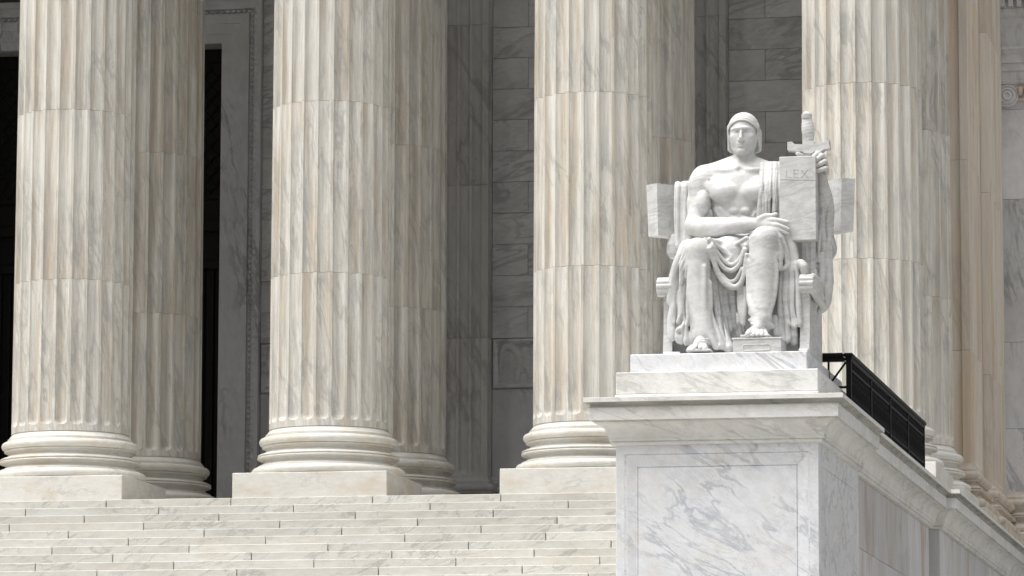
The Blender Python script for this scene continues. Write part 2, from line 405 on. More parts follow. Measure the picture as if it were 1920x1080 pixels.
# ashlar bays
ZC = [3.97+.611*i for i in range(14)]
RELIEF = []
BAYS = [(-3.655, -.965), (.965, 3.685), (5.61, 8.33)]
for bi, (xa, xb) in enumerate(BAYS):
    for ci, z in enumerate(ZC):
        j = [xa, xa+.71, xb-.71, xb] if ci % 2 == 0 else [xa, (xa+xb)/2+random.uniform(-.25, .25), xb]
        for a, b in zip(j[:-1], j[1:]):
            m = MB(); m.cbox(a+.003, b-.003, WY+random.uniform(-.003, .003), WY+.2, z+.003, z+.608, .005)
            obj('ashlar_block', m, M['wall'], pw)
    m = MB(); m.cbox(xa, xb, WY+.002, WY+.2, 12.53, 18, .006); obj('upper_slab', m, M['wall'], pw)
    m = MB(); m.cbox(xa+.004, (xa+xb)/2-.002, WY+.03, WY+.2, 1.26, 2.985, .006); obj('dado_slab', m, M['slab'], pw)
    m = MB(); m.cbox((xa+xb)/2+.002, xb-.004, WY+.03, WY+.2, 1.26, 2.985, .006); obj('dado_slab', m, M['slab'], pw)
    m = MB(); m.sweep([(xa-.02, WY+.03), (xb+.02, WY+.03)], [(.28, 0), (.28, .44)]+[(o*.75, z) for o, z in BASE]); obj('wall_base', m, M['wall'], pw, 40)
    # framed relief panel
    rp = MB(); rp.cbox(xa+.004, xb-.004, WY+.045, WY+.2, 2.99, 3.966, .004); pan = obj('relief_panel', rp, M['wall'], pw); RELIEF.append(pan)
    fr = MB(); fw = .10
    def frame(mb, x0, x1, z0, z1, prof, y):
        "mitred picture-frame moulding on a wall facing the viewer; prof = (inset, projection)"
        R = []
        for o, d in prof: R.append([(x0+o, y-d, z0+o), (x1-o, y-d, z0+o), (x1-o, y-d, z1-o), (x0+o, y-d, z1-o)])
        mb.rings(R, True, False)
    frame(fr, xa+.012, xb-.012, 2.998, 3.958, [(0, 0), (0, .05), (.02, .075), (.045, .075), (.06, .05), (.085, .035), (.105, .0)], WY+.045)
    obj('frame', fr, M['wall'], pan, 40)

# ---- doorway with moulded architrave and bronze gates
DX0, DX1, DZ = -9.45, -4.49, 9.96
dw = thing('doorway', ((DX0+DX1)/2, WY, 0), 'tall dark doorway with beaded marble frame behind the left columns', 'doorway')
ar = MB(); W0 = .83
prf = [(.0, -.55), (0, .05), (.17, .05), (.175, .075), (.38, .075), (.385, .10), (.565, .10), (.575, .04), (.665, .04), (.67, .11), (.71, .145), (.76, .16), (.81, .165), (W0, .165), (W0, -.05)]
R = []
for px, pz in ((DX0, -.02), (DX0, DZ), (DX1, DZ), (DX1, -.02)):
    sx = -1 if px == DX0 else 1; R.append([(px+sx*o, WY-d, pz+(o if pz > 1 else 0)) for o, d in prf])
ar.rings(R, False, False); obj('door_frame', ar, M['slab'], dw, 30)
sp = []
ns, nr = 6, 4
for i in range(nr+1):
    for j in range(ns): sp.append((.042*math.sin(math.pi*i/nr)*math.cos(2*math.pi*j/ns), .042*math.sin(math.pi*i/nr)*math.sin(2*math.pi*j/ns), .045*math.cos(math.pi*i/nr)))
spf = [(i*ns+j, i*ns+(j+1) % ns, (i+1)*ns+(j+1) % ns, (i+1)*ns+j) for i in range(nr) for j in range(ns)]
bd = MB(); o = .63
def bead(x, z, rot): bd.add([((x+p[2]) if rot else x+p[0], WY-.06+p[1], z+(p[0] if rot else p[2])) for p in sp], spf)
z = .1
while z < DZ+o: bead(DX1+o, z, False); bead(DX0-o, z, False); z += .11
x = DX0-o
while x < DX1+o: bead(x, DZ+o, True); x += .11
tag(obj('bead_course', bd, M['slab'], dw, 60), kind='stuff')
eg = MB(); z = .1
while z < DZ+.7:                                        # leaf course outside the beads
    for x in (DX1+.735, DX0-.735): eg.add([(x+p[0]*1.3, WY-.135+p[1]*.8, z+p[2]*1.5) for p in sp], spf)
    z += .135
tag(obj('leaf_course', eg, M['slab'], dw, 60), kind='stuff')
hd = MB(); hd.cbox(DX0-W0-.1, DX1+W0+.1, WY-.22, WY+.05, DZ+W0, DZ+W0+.12, .01); obj('door_head', hd, M['slab'], dw)
# back of the opening
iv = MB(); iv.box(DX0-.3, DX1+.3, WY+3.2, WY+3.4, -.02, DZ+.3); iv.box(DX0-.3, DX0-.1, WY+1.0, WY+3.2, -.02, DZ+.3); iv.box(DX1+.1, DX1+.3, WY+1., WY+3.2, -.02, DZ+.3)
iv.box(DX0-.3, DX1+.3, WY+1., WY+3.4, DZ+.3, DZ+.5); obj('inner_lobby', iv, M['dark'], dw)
for s0, s1 in ((DX0+.02, -6.99), (-6.95, DX1-.02)):
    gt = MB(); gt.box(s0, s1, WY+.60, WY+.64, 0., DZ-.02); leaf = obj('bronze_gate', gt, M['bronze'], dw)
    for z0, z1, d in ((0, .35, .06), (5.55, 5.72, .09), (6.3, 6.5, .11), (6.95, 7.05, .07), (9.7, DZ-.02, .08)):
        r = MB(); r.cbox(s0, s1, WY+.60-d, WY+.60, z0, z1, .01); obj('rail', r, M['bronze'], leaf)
    n = 13
    br = MB(); br.cbox(-.025, .025, -.06, 0, .35, 5.55, .008); BRM = br.mesh('bar', M['bronze'])
    for i in range(n): place('bar', BRM, leaf, (s0+.08+(s1-s0-.16)*i/(n-1), WY+.60, 0))
    la = MB()
    for i in range(-14, 14):
        for sgn in (-1, 1):
            x0 = (s0+s1)/2+i*.28
            pts = [(x0+sgn*.28*t*.9, 7.05+.28*t) for t in range(0, 10)]
            pts = [(x, z) for x, z in pts if s0 < x < s1]
            if len(pts) > 1: la.tube([(x, WY+.57, z) for x, z in pts], .018, 5)
    tag(obj('lattice', la, M['bronze'], leaf, 50), kind='stuff')

# ================================================================== square piers and side wall on the right
sw = thing('side_wall', (9.3, 12.8, 0), 'tan marble side wall with fluted square piers at right edge', 'wall')
AX0, AX1 = 8.27, 10.33
for (y0, y1, nm, xo) in ((9.25, 11.35, 'near', 0), (13.35, 16.35, 'far', .0)):
    zz = [0, 3.4, 7.0, 10.2, 13.4, 18.]
    first = None
    for i, (a, b) in enumerate(zip(zz[:-1], zz[1:])):
        n2 = 7 if y1-y0 < 2.5 else 9
        me = pil_mesh('pier_block', AX0, AX1, y0, y1, a, b, i == 0, 7, n2, M['anta'], .13)
        me.transform(Matrix.Translation((-9.3, -12.8, 0)))
        if first is None: first = place('pier', me, sw, (9.3, 12.8, 0))
        else: place('pier_block', me, first, (9.3, 12.8, 0))
    b = MB(); rect_base(b, AX0, AX1, y0, y1, .95); obj('pier_base', b, M['anta'], first, 28)
    b = MB(); b.cbox(AX0-.30, AX1+.30, y0-.3, y1+.3, -.02, .44, .01); obj('pier_plinth', b, M['anta'], first)
for i, (a, b) in enumerate(((-.02, 2.2), (2.2, 5.4), (5.4, 8.3), (8.3, 11.5), (11.5, 18))):
    m = MB(); m.cbox(8.6, 10.17, 11.30, 13.40, a, b-.004, .004); obj('wall_course', m, M['anta'], sw)
b = MB(); b.sweep([(10.17, 11.3), (10.17, 13.4)], [(o*.7, z) for o, z in BASE]); obj('wall_base', b, M['anta'], sw, 40)
# ---- main front of the building further back
FY = 16.55
mf = thing('building_front', (16, FY, 0), 'grey marble building front with window hood at the right edge', 'building')
zz = [G0, -4, -1.2, 1.0, 2.66, 4.42, 7.35, 9.2, 11.0, 14, 18]
for a, b in zip(zz[:-1], zz[1:]):
    for xa, xb in ((9.9, 12.4), (12.4, 15.5), (15.5, 19)):
        m = MB(); m.cbox(xa+.002, xb-.002, FY, FY+.6, a+.002, b-.003, .005); obj('wall_slab', m, M['slab'], mf)
m = MB(); m.sweep([(10.0, FY), (19, FY)], [(0, .3), (.35, .3), (.35, .5), (.30, .55)]+[(o, z+.1) for o, z in BASE]); obj('wall_base', m, M['anta'], mf, 40)
hood = MB(); hood.sweep([(9.9, FY), (16., FY), (16., FY+.05)],
    [(0, 9.66), (.05, 9.66), (.05, 9.70), (.09, 9.72), (.11, 9.78), (.05, 9.80), (.05, 9.98), (.08, 9.99), (.08, 10.14), (.11, 10.15), (.11, 10.33), (.13, 10.34), (.16, 10.40), (.19, 10.42), (.19, 10.47), (.04, 10.5), (.03, 11.10),
     (.08, 11.12), (.12, 11.18), (.12, 11.27), (.10, 11.29), (.10, 11.46), (.3, 11.48), (.45, 11.6), (.45, 11.75), (.0, 11.9)])
hd = obj('window_hood', hood, M['slab'], mf, 35)
dn = MB(); dn.cbox(-.05, .05, -.24, -.09, 0, .16, .006); DNM = dn.mesh('dentil', M['slab'])
for i in range(20): place('dentil', DNM, hd, (10.2+i*.17, FY, 11.30))
eg = MB(); eg.add([(p[0]*1.6, p[1]*1.6-.1, p[2]*2.2+.06) for p in sp], spf); EGM = eg.mesh('egg', M['anta'], 60)
for i in range(24): place('egg', EGM, hd, (10.70+i*.13, FY, 9.50))
em = MB(); em.cbox(10.62, 16, FY-.05, FY, 9.36, 9.43, .006); em.cbox(10.60, 16, FY-.07, FY, 9.60, 9.655, .006); obj('egg_moulding', em, M['anta'], hd)
vo = MB()                                              # end volute
for k in range(3):
    r0 = .21-.07*k
    R = []
    for i in range(29):
        a = 2*math.pi*i/28; c = (10.43+math.cos(a)*r0, 9.47+math.sin(a)*r0)
        R.append([(c[0]+.022*math.cos(b)*math.cos(a), FY-.08-.025*k+.03*math.sin(b), c[1]+.022*math.cos(b)*math.sin(a)) for b in (0, 1.57, 3.14, 4.71)])
    vo.rings(R, True, False)
R = [[(10.43+r*math.cos(2*math.pi*i/24), FY-d, 9.47+r*math.sin(2*math.pi*i/24)) for i in range(24)] for r, d in ((.22, 0), (.22, .07), (.14, .095), (.07, .12))]
vo.rings(R); obj('volute', vo, M['slab'], hd, 40)
# ================================================================== roof over the portico (above the picture, shades the porch)
rf = thing('portico_roof', (-10, 6, 18), 'heavy marble entablature and ceiling resting on the columns above the picture', 'roof')
m = MB(); m.cbox(-40, 10.6, .25, 2.45, 18, 21.5, .02); obj('entablature', m, M['column'], rf)
m = MB(); m.box(-40, 10.6, 2.45, 17.2, 18.9, 19.3); obj('ceiling', m, M['wall'], rf)
m = MB(); m.box(8.4, 10.6, 2.45, 17.2, 18.0, 18.9); obj('side_beam', m, M['anta'], rf)
m = MB(); m.box(-40, 10.6, 4.9, 7.1, 18.0, 18.9); obj('ceiling_beam', m, M['wall'], rf)

# ================================================================== cheek wall and podium on the right
TZ = -.05
cw = thing('cheek_wall', (9.2, -5, G0), 'stained marble cheek wall running back from the statue pedestal', 'wall')
WX0, WX1 = 7.975, 10.525
k = MB(); k.box(WX0+.05, WX1-.05, -10.2, .1, G0, TZ-.12); obj('wall_core', k, M['joint'], cw)
crown(cw, [(WX1, -10.5), (WX1, .16), (WX0, .16), (WX0, -10.5)], None, [(WX0-.2, WX1+.25, -10.5, .12, TZ-.1, TZ-.001)])
zz = [TZ-.62-1.02*i for i in range(9)]
for i, z in enumerate(zz[:-1]):
    j = [-10.3, -8.3, -5.6, -3.2, -.1] if i % 2 == 0 else [-10.3, -9.3, -7.1, -4.4, -1.9, -.1]
    for a, b in zip(j[:-1], j[1:]):
        m = MB(); m.cbox(WX1-.3, WX1+random.uniform(-.002, .002), a+.003, b-.003, zz[i+1]+.003, z-.003, .005); obj('wall_block', m, M['cheek'], cw)
m = MB(); m.cbox(WX0, WX0+.3, -10.3, -.1, G0, zz[0], .005); obj('inner_face', m, M['cheek'], cw)
po = thing('podium', (10, 5, G0), 'marble podium block under the rightmost columns with its own cornice', 'wall')
PX = 10.675
k = MB(); k.box(8.5, PX-.05, .22, 16.5, G0, TZ-.12); obj('podium_core', k, M['joint'], po)
crown(po, [(8.4, .155), (PX, .155), (PX, 16.5)])
k = MB(); k.box(10.39, PX+.25, .17, 16.5, TZ-.1, TZ-.002); obj('ledge', k, M['cornice'], po)
for i, z in enumerate(zz[:-1]):
    j = [.16, 2.2, 4.6, 7.4, 10, 13, 16.5] if i % 2 else [.16, 1.2, 3.4, 6, 8.7, 11.5, 14, 16.5]
    for t, (a, b) in enumerate(zip(j[:-1], j[1:])):
        m = MB(); m.cbox(PX-.3 if t else 8.5, PX+random.uniform(-.002, .002), a+.003, b-.003, zz[i+1]+.003, z-.003, .005); obj('wall_block', m, M['cheek'], po)

# ================================================================== pedestal
pd = thing('statue_pedestal', (9.24, -12.4, G0), 'blue veined white marble pedestal with wide cornice carrying the seated statue', 'pedestal')
DX_0, DX_1, DY_0, DY_1 = 7.885, 10.615, -14.5, -10.2
ZB = TZ-.62
bd_ = MB(); bd_.box(DX_0+.1, DX_1-.1, DY_0+.12, DY_1, G0, TZ-.1); obj('core', bd_, M['joint'], pd)
# front slab with a sunk, moulded panel
def sunk_panel(mb, A, B, z0, z1, ins, nrm, prof):
    "rectangular face from plan point A to B; border, then a moulding sinking into it, then the field"
    A = np.array(A, float); B = np.array(B, float); L_ = np.linalg.norm(B-A); u = (B-A)/L_; n = np.array(nrm, float); R = []
    for o, d in [(0, .14), (0, .004), (.004, 0)]+[(ins+a, b) for a, b in prof]:
        q = [(o, z0+o), (L_-o, z0+o), (L_-o, z1-o), (o, z1-o)]
        R.append([(*(A+u*s-n*d), z) for s, z in q])
    mb.rings(R, True, False); b = len(mb.v); mb.f.append((b-4, b-3, b-2, b-1))
fp = [(0, 0), (.002, .014), (.008, .014), (.014, .004), (.04, .006), (.10, .022), (.15, .034), (.168, .036), (.172, .05), (.178, .05), (.182, .034)]
m = MB(); sunk_panel(m, (DX_0+.003, DY_0), (DX_1-.003, DY_0), -5.4, ZB+.002, .115, (0, -1), fp); obj('front_slab', m, M['pedestal'], pd)
fq = [(0, 0), (.003, .012), (.010, .012), (.013, .002)]
m = MB(); sunk_panel(m, (DX_1, DY_0+.004), (DX_1, DY_1), -5.4, ZB+.002, .29, (1, 0), fq); obj('side_slab', m, M['pedestal'], pd)
m = MB(); sunk_panel(m, (DX_0, DY_1), (DX_0, DY_0+.004), -5.4, ZB+.002, .29, (-1, 0), fq); obj('side_slab', m, M['pedestal'], pd)
m = MB(); m.cbox(DX_0-.12, DX_1+.12, DY_0-.12, DY_1, G0, -6.6, .02); m.sweep([(DX_0, DY_1), (DX_0, DY_0), (DX_1, DY_0), (DX_1, DY_1)], [(.12, -6.6), (.10, -6.4), (.05, -6.3), (.02, -6.0), (0, -5.4)]); obj('pedestal_foot', m, M['pedestal'], pd, 30)
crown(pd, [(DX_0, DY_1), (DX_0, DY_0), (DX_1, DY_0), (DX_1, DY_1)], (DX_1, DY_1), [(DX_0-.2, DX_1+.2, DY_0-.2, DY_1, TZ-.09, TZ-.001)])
m = MB(); m.cbox(DX_0-.014, DX_1+.014, DY_0-.014, DY_1-.2, TZ, .02, .012); obj('step_course', m, M['cornice'], pd)
m = MB(); m.cbox(DX_0, DX_1, DY_0, DY_1-.2, .022, .322, .010); obj('lower_base_slab', m, M['cornice'], pd)
BZ = .585
m = MB(); m.cbox(8.045, 10.44, -14.3, DY_1-.4, .323, BZ, .010); obj('upper_base_slab', m, M['pedestal'], pd)

# ================================================================== black iron railing
rl = thing('iron_railing', (10.72, -7.3, TZ), 'black ornamental iron railing on the cheek wall behind the statue', 'railing')
RX = 10.72; RY0, RY1, RT = -12.0, -2.62, .80
m = MB(); m.cbox(RX-.075, RX+.055, RY0-.05, RY1+.02, RT-.035, RT+.02, .012); m.cbox(RX-.055, RX+.035, RY0-.03, RY1, RT-.09, RT-.037, .008); obj('top_rail', m, M['iron'], rl)
m = MB(); m.cbox(10.27, RX-.08, RY0-.075, RY0+.055, RT-.035, RT+.02, .012); m.cbox(10.30, RX-.06, RY0-.055, RY0+.035, RT-.10, RT-.037, .008); obj('return_rail', m, M['iron'], rl)
m = MB(); m.box(10.42, 10.445, RY0-.02, RY0+.02, .20, RT-.10); m.box(10.40, RX-.03, RY0-.02, RY0+.02, .33, .36)
m.tube([(10.44, RY0, .38), (RX-.04, RY0, RT-.10)], .016, 6); obj('return_brace', m, M['iron'], rl)
m = MB(); m.box(10.42, 10.445, RY0-.02, RY0+.02, TZ, .19); obj('return_post', m, M['iron'], rl)
for zb in (.03, .17, .60): m = MB(); m.cbox(RX-.03, RX+.02, RY0, RY1, zb-.016, zb+.016, .005); obj('rail_bar', m, M['iron'], rl)
po1 = MB(); po1.cbox(-.04, .03, -.04, .04, 0, RT-.09-TZ, .006); POM = po1.mesh('post', M['iron'])
for y in (RY0, -9.65, -7.3, -4.95, RY1-.05): place('post', POM, rl, (RX, y, TZ))
ba = MB(); ba.lathe([(.012, .03), (.012, .14), (.028, .17), (.03, .20), (.014, .23), (.012, .30), (.02, .36), (.030, .40), (.020, .44), (.012, .50), (.014, .58), (.028, .62), (.028, .66), (.012, .68), (.012, .72)], 8)
BAM = ba.mesh('baluster', M['iron'], 60)
rg = MB(); R = []
for i in range(17):
    a = 2*math.pi*i/16; R.append([(.012*math.cos(b), (.062+.012*math.sin(b))*math.cos(a), .385+(.15+.012*math.sin(b))*math.sin(a)) for b in (0, 1.57, 3.14, 4.71)])
rg.rings(R, True, False); RGM = rg.mesh('ring', M['iron'], 60)
n = 54
for i in range(n):
    y = RY0+.12+(RY1-RY0-.25)*i/(n-1); place('baluster', BAM, rl, (RX, y, 0))
    if i < n-1: place('ring', RGM, rl, (RX, y+(RY1-RY0-.25)/(n-1)/2, 0))
# ================================================================== the statue
# sculpted as distance fields on a grid, skinned with surface nets
class Field:
    def __init__(s, lo, hi, h):
        s.lo = np.array(lo, float); s.h = h; s.n = np.ceil((np.array(hi)-s.lo)/h).astype(int)+1
        s.f = np.full(s.n, .3, np.float32)
        s.ax = [(s.lo[i]+h*np.arange(s.n[i])).astype(np.float32) for i in range(3)]
    def sub(s, lo, hi, mar):
        a = np.clip(np.floor((np.array(lo)-mar-s.lo)/s.h).astype(int), 0, s.n); b = np.clip(np.ceil((np.array(hi)+mar-s.lo)/s.h).astype(int)+1, 0, s.n)
        sl_ = tuple(slice(i, j) for i, j in zip(a, b))
        if any(j <= i for i, j in zip(a, b)): return None, None
        return sl_, [s.ax[0][sl_[0]][:, None, None], s.ax[1][sl_[1]][None, :, None], s.ax[2][sl_[2]][None, None, :]]
    def op(s, sl_, d, k, cut=False):
        f = s.f[sl_]; d = d.astype(np.float32)
        if cut:
            f = -f
            if k > 0: hh = np.maximum(k-np.abs(f-d), 0)/k; r = np.minimum(f, d)-hh*hh*k*.25
            else: r = np.minimum(f, d)
            s.f[sl_] = -r
        else:
            if k > 0: hh = np.maximum(k-np.abs(f-d), 0)/k; s.f[sl_] = np.minimum(f, d)-hh*hh*k*.25
            else: s.f[sl_] = np.minimum(f, d)
    def el(s, c, r, k=.05, rot=None, cut=False):
        c = np.array(c, float); r = np.array(r, float); R = r if rot is None else np.full(3, r.max())
        sl_, (x, y, z) = s.sub(c-R, c+R, k+.03)
        if sl_ is None: return s
        x, y, z = x-c[0], y-c[1], z-c[2]
        if rot is not None:
            m = rot; x, y, z = (m[0][0]*x+m[1][0]*y+m[2][0]*z, m[0][1]*x+m[1][1]*y+m[2][1]*z, m[0][2]*x+m[1][2]*y+m[2][2]*z)
        k0 = np.sqrt((x/r[0])**2+(y/r[1])**2+(z/r[2])**2); k1 = np.sqrt((x/r[0]**2)**2+(y/r[1]**2)**2+(z/r[2]**2)**2)+1e-6
        s.op(sl_, k0*(k0-1)/k1, k, cut); return s
    def rc(s, a, b, ra, rb=None, k=.04, cut=False):
        rb = ra if rb is None else rb; a = np.array(a, float); b = np.array(b, float); m = max(ra, rb)
        sl_, g_ = s.sub(np.minimum(a, b)-m, np.maximum(a, b)+m, k+.03)
        if sl_ is None: return s
        x, y, z = g_; d = b-a; L2 = float(d@d)+1e-9
        t = np.clip(((x-a[0])*d[0]+(y-a[1])*d[1]+(z-a[2])*d[2])/L2, 0, 1)
        dist = np.sqrt((x-a[0]-t*d[0])**2+(y-a[1]-t*d[1])**2+(z-a[2]-t*d[2])**2)-(ra+t*(rb-ra))
        s.op(sl_, dist, k, cut); return s
    def tube(s, pts, rs, k=.03, cut=False, n=4):
        P = [np.array(p, float) for p in pts]; m = len(P)
        if not isinstance(rs, (list, tuple)): rs = [rs]*m
        Q = []; RR = []
        for i in range(m-1):
            p0, p1, p2, p3 = P[max(i-1, 0)], P[i], P[i+1], P[min(i+2, m-1)]
            for j in range(n):
                t = j/n; Q.append(.5*((2*p1)+(p2-p0)*t+(2*p0-5*p1+4*p2-p3)*t*t+(3*p1-p0-3*p2+p3)*t**3)); RR.append(rs[i]+(rs[i+1]-rs[i])*t)
        Q.append(P[-1]); RR.append(rs[-1])
        # one distance field for the whole strand, so its pieces do not swell where they meet
        Q = np.array(Q); mm = max(RR); lo, hi = Q.min(0)-mm, Q.max(0)+mm
        sl_, g_ = s.sub(lo, hi, k+.03)
        if sl_ is None: return s
        x, y, z = g_; D = None
        for a, b, ra, rb in zip(Q[:-1], Q[1:], RR[:-1], RR[1:]):
            d = b-a; L2 = float(d@d)+1e-9
            t = np.clip(((x-a[0])*d[0]+(y-a[1])*d[1]+(z-a[2])*d[2])/L2, 0, 1)
            e = np.sqrt((x-a[0]-t*d[0])**2+(y-a[1]-t*d[1])**2+(z-a[2]-t*d[2])**2)-(ra+t*(rb-ra))
            D = e if D is None else np.minimum(D, e)
        s.op(sl_, D, k, cut); return s
    def bx(s, c, hsz, r=.02, k=.03, cut=False):
        c = np.array(c, float); hsz = np.array(hsz, float)
        sl_, g_ = s.sub(c-hsz, c+hsz, k+.03)
        if sl_ is None: return s
        q = [np.abs(g_[i]-c[i])-(hsz[i]-r) for i in range(3)]
        d = np.sqrt(np.maximum(q[0], 0)**2+np.maximum(q[1], 0)**2+np.maximum(q[2], 0)**2)+np.minimum(np.maximum(np.maximum(q[0], q[1]), q[2]), 0)-r
        s.op(sl_, d, k, cut); return s
    def mesh(s, name, mat):
        f = s.f; ins = f < 0
        f[0] = f[-1] = .3; f[:, 0] = f[:, -1] = .3; f[:, :, 0] = f[:, :, -1] = .3; ins = f < 0
        c = [ins[i:ins.shape[0]-1+i, j:ins.shape[1]-1+j, k:ins.shape[2]-1+k] for i in (0, 1) for j in (0, 1) for k in (0, 1)]
        anyi = c[0].copy(); alli = c[0].copy()
        for t in c[1:]: anyi |= t; alli &= t
        act = anyi & ~alli; idx = np.argwhere(act); n = len(idx)
        off = np.array([(i, j, k) for i in (0, 1) for j in (0, 1) for k in (0, 1)])
        val = np.stack([f[idx[:, 0]+o[0], idx[:, 1]+o[1], idx[:, 2]+o[2]] for o in off], 1)
        acc = np.zeros((n, 3)); cnt = np.zeros(n)
        for a in range(8):
            for b in range(a+1, 8):
                if np.abs(off[a]-off[b]).sum() != 1: continue
                va, vb = val[:, a], val[:, b]; m = (va < 0) != (vb < 0)
                t = np.where(m, va/np.where(m, va-vb, 1), 0)[:, None]
                acc += np.where(m[:, None], off[a]+t*(off[b]-off[a]), 0); cnt += m
        V = s.lo+s.h*(idx+acc/cnt[:, None])
        num = np.full(act.shape, -1, np.int32); num[act] = np.arange(n); Fs = []
        for ax in range(3):
            a = np.moveaxis(ins, ax, 0); m = np.moveaxis(num, ax, 0)
            e0 = a[:-1, 1:-1, 1:-1]; e1 = a[1:, 1:-1, 1:-1]; w = np.argwhere(e0 != e1)
            if not len(w): continue
            i, j, k = w[:, 0], w[:, 1]+1, w[:, 2]+1
            qd = np.stack([m[i, j-1, k-1], m[i, j, k-1], m[i, j, k], m[i, j-1, k]], 1)
            flip = ~e0[w[:, 0], w[:, 1], w[:, 2]]
            if ax == 1: flip = ~flip
            qd[flip] = qd[flip][:, ::-1]; Fs.append(qd)
        Fs = np.concatenate(Fs)
        me = bpy.data.meshes.new(name); me.vertices.add(n); me.vertices.foreach_set('co', V.astype(np.float32).ravel())
        me.loops.add(len(Fs)*4); me.loops.foreach_set('vertex_index', Fs.astype(np.int32).ravel())
        me.polygons.add(len(Fs)); me.polygons.foreach_set('loop_start', np.arange(0, len(Fs)*4, 4, dtype=np.int32))
        me.update(calc_edges=True); me.validate(); me.materials.append(mat); me.polygons.foreach_set('use_smooth', np.ones(len(me.polygons), bool))
        return me
q = at
PX_ = 1/141.5
SO = (9.24, -13.4, BZ)
statue = thing('seated_statue', SO, 'white marble statue of a seated hooded man with tablet and upright sword', 'statue')
def spart(name, fld, parent=statue):
    me = fld.mesh(name, M['statue']); me.transform(Matrix.Translation([-c for c in SO])); return place(name, me, parent, SO)
def mpart(name, mb, parent=statue, smooth=30, mat=None): return obj(name, mb, mat or M['statue'], parent, smooth)
# ---------------------------------------------------------------- figure: head, torso, arms
fg = Field((8.50, -14.05, 2.1), (10.78, -12.45, 4.2), .0085)
H = q(1394, 255, -12.98)
def h(x, y, z): return (H[0]+x, H[1]-y, H[2]+z)
# torso
fg.el(q(1389, 366, -12.93), (.44, .33, .50), .06)
fg.el(q(1388, 425, -12.93), (.37, .29, .42), .10)
fg.el(q(1386, 470, -12.88), (.46, .36, .26), .10)
for s_, sx, sy in ((-1, 1322, 326), (1, 1462, 326)):
    fg.rc(q(1394+s_*9, 306, -12.86), q(sx, sy+2, -12.9), .13, .12, .09)
fg.rc(q(1319, 333, -12.95), q(1460, 333, -12.95), .16, .16, .08)
# pectorals, breastbone, collar bones
fg.el(q(1359, 361, -13.18), (.222, .15, .155), .022); fg.el(q(1347, 350, -13.14), (.19, .12, .13), .06)
fg.el(q(1415, 360, -13.18), (.215, .15, .150), .022); fg.el(q(1428, 350, -13.14), (.18, .12, .13), .06)
fg.tube([q(1387, 328, -13.34), q(1387, 352, -13.36), q(1386, 386, -13.33)], .016, .05, True)
fg.tube([q(1382, 318, -13.14), q(1362, 319, -13.16), q(1338, 319, -13.02)], [.03, .026, .03], .05)
fg.tube([q(1393, 318, -13.14), q(1413, 318, -13.16), q(1440, 317, -13.02)], [.03, .026, .03], .05)
fg.el(q(1388, 317, -13.20), (.03, .05, .035), .06, None, True)
for s_ in (-1, 1):                                           # stomach
    for i, yy in enumerate((396, 412, 428)):
        fg.el(q(1387+s_*10.5, yy, -13.20), (.074, .058, .052), .022)
    fg.tube([q(1387+s_*36, 388, -13.17), q(1387+s_*25, 404, -13.16)], .025, .03); fg.tube([q(1387+s_*40, 398, -13.12), q(1387+s_*30, 414, -13.12)], .025, .03)
fg.tube([q(1330, 378, -13.20), q(1345, 388, -13.32), q(1372, 389, -13.345), q(1385, 382, -13.32)], .018, .035, True)
fg.tube([q(1388, 382, -13.32), q(1402, 388, -13.345), q(1425, 386, -13.31)], .018, .035, True)
for k_ in range(4): fg.tube([q(1340+k_*4, 392+k_*6, -13.09-.025*k_), q(1352+k_*4, 391+k_*5, -13.20)], .024, .035)
for k_ in range(4): fg.tube([q(1435-k_*4, 392+k_*6, -13.09-.025*k_), q(1424-k_*4, 391+k_*5, -13.20)], .024, .035)
fg.tube([q(1387, 392, -13.30), q(1387, 440, -13.27)], .012, .03, True)
# his right arm (left in the picture), folded across
fg.el(q(1320, 344, -12.98), (.195, .20, .225), .04)
fg.el(q(1310, 352, -12.93), (.15, .17, .20), .05)
fg.tube([q(1314, 350, -12.98), q(1311, 385, -13.02), q(1303, 420, -13.10)], [.155, .15, .125], .05)
fg.el(q(1319, 380, -13.13), (.105, .12, .17), .025)
fg.el(q(1299, 384, -12.98), (.085, .13, .19), .03)
fg.tube([q(1331, 338, -13.17), q(1332, 358, -13.2), q(1331, 372, -13.2)], .014, .03, True)
fg.tube([q(1303, 361, -13.17), q(1315, 357, -13.2), q(1328, 362, -13.2)], .010, .03, True)
fg.el(q(1299, 424, -13.12), (.11, .13, .115), .05)
fg.tube([q(1303, 425, -13.16), q(1330, 427, -13.36), q(1370, 424, -13.52), q(1418, 419, -13.64)], [.128, .145, .118, .078], .04)
fg.tube([q(1308, 417, -13.26), q(1345, 416, -13.47), q(1385, 416, -13.60)], [.055, .065, .04], .015)
fg.tube([q(1318, 440, -13.26), q(1355, 437, -13.46), q(1400, 430, -13.60)], [.045, .05, .035], .015)
# that hand laid on the tablet edge
fg.el(q(1431, 418, -13.69), (.10, .055, .10), .05); fg.el(q(1443, 420, -13.73), (.085, .05, .10), .04)
fg.tube([q(1424, 411, -13.70), q(1436, 404.5, -13.74), q(1446, 404, -13.76), q(1455, 401.5, -13.77)], [.045, .036, .028, .025], .02)
fg.tube([q(1441, 412, -13.74), q(1455, 412.5, -13.785), q(1466, 414.5, -13.785), q(1476, 416.5, -13.775)], [.038, .034, .030, .026], .015)
fg.tube([q(1443, 420, -13.75), q(1457, 422, -13.80), q(1468, 425.5, -13.795), q(1478, 430, -13.78)], [.038, .034, .030, .026], .012)
fg.tube([q(1443, 427, -13.75), q(1457, 430, -13.80), q(1468, 434.5, -13.79), q(1477, 438, -13.775)], [.036, .032, .028, .024], .012)
fg.tube([q(1441, 433, -13.73), q(1454, 439, -13.79), q(1468, 444, -13.775)], [.032, .028, .022], .012)
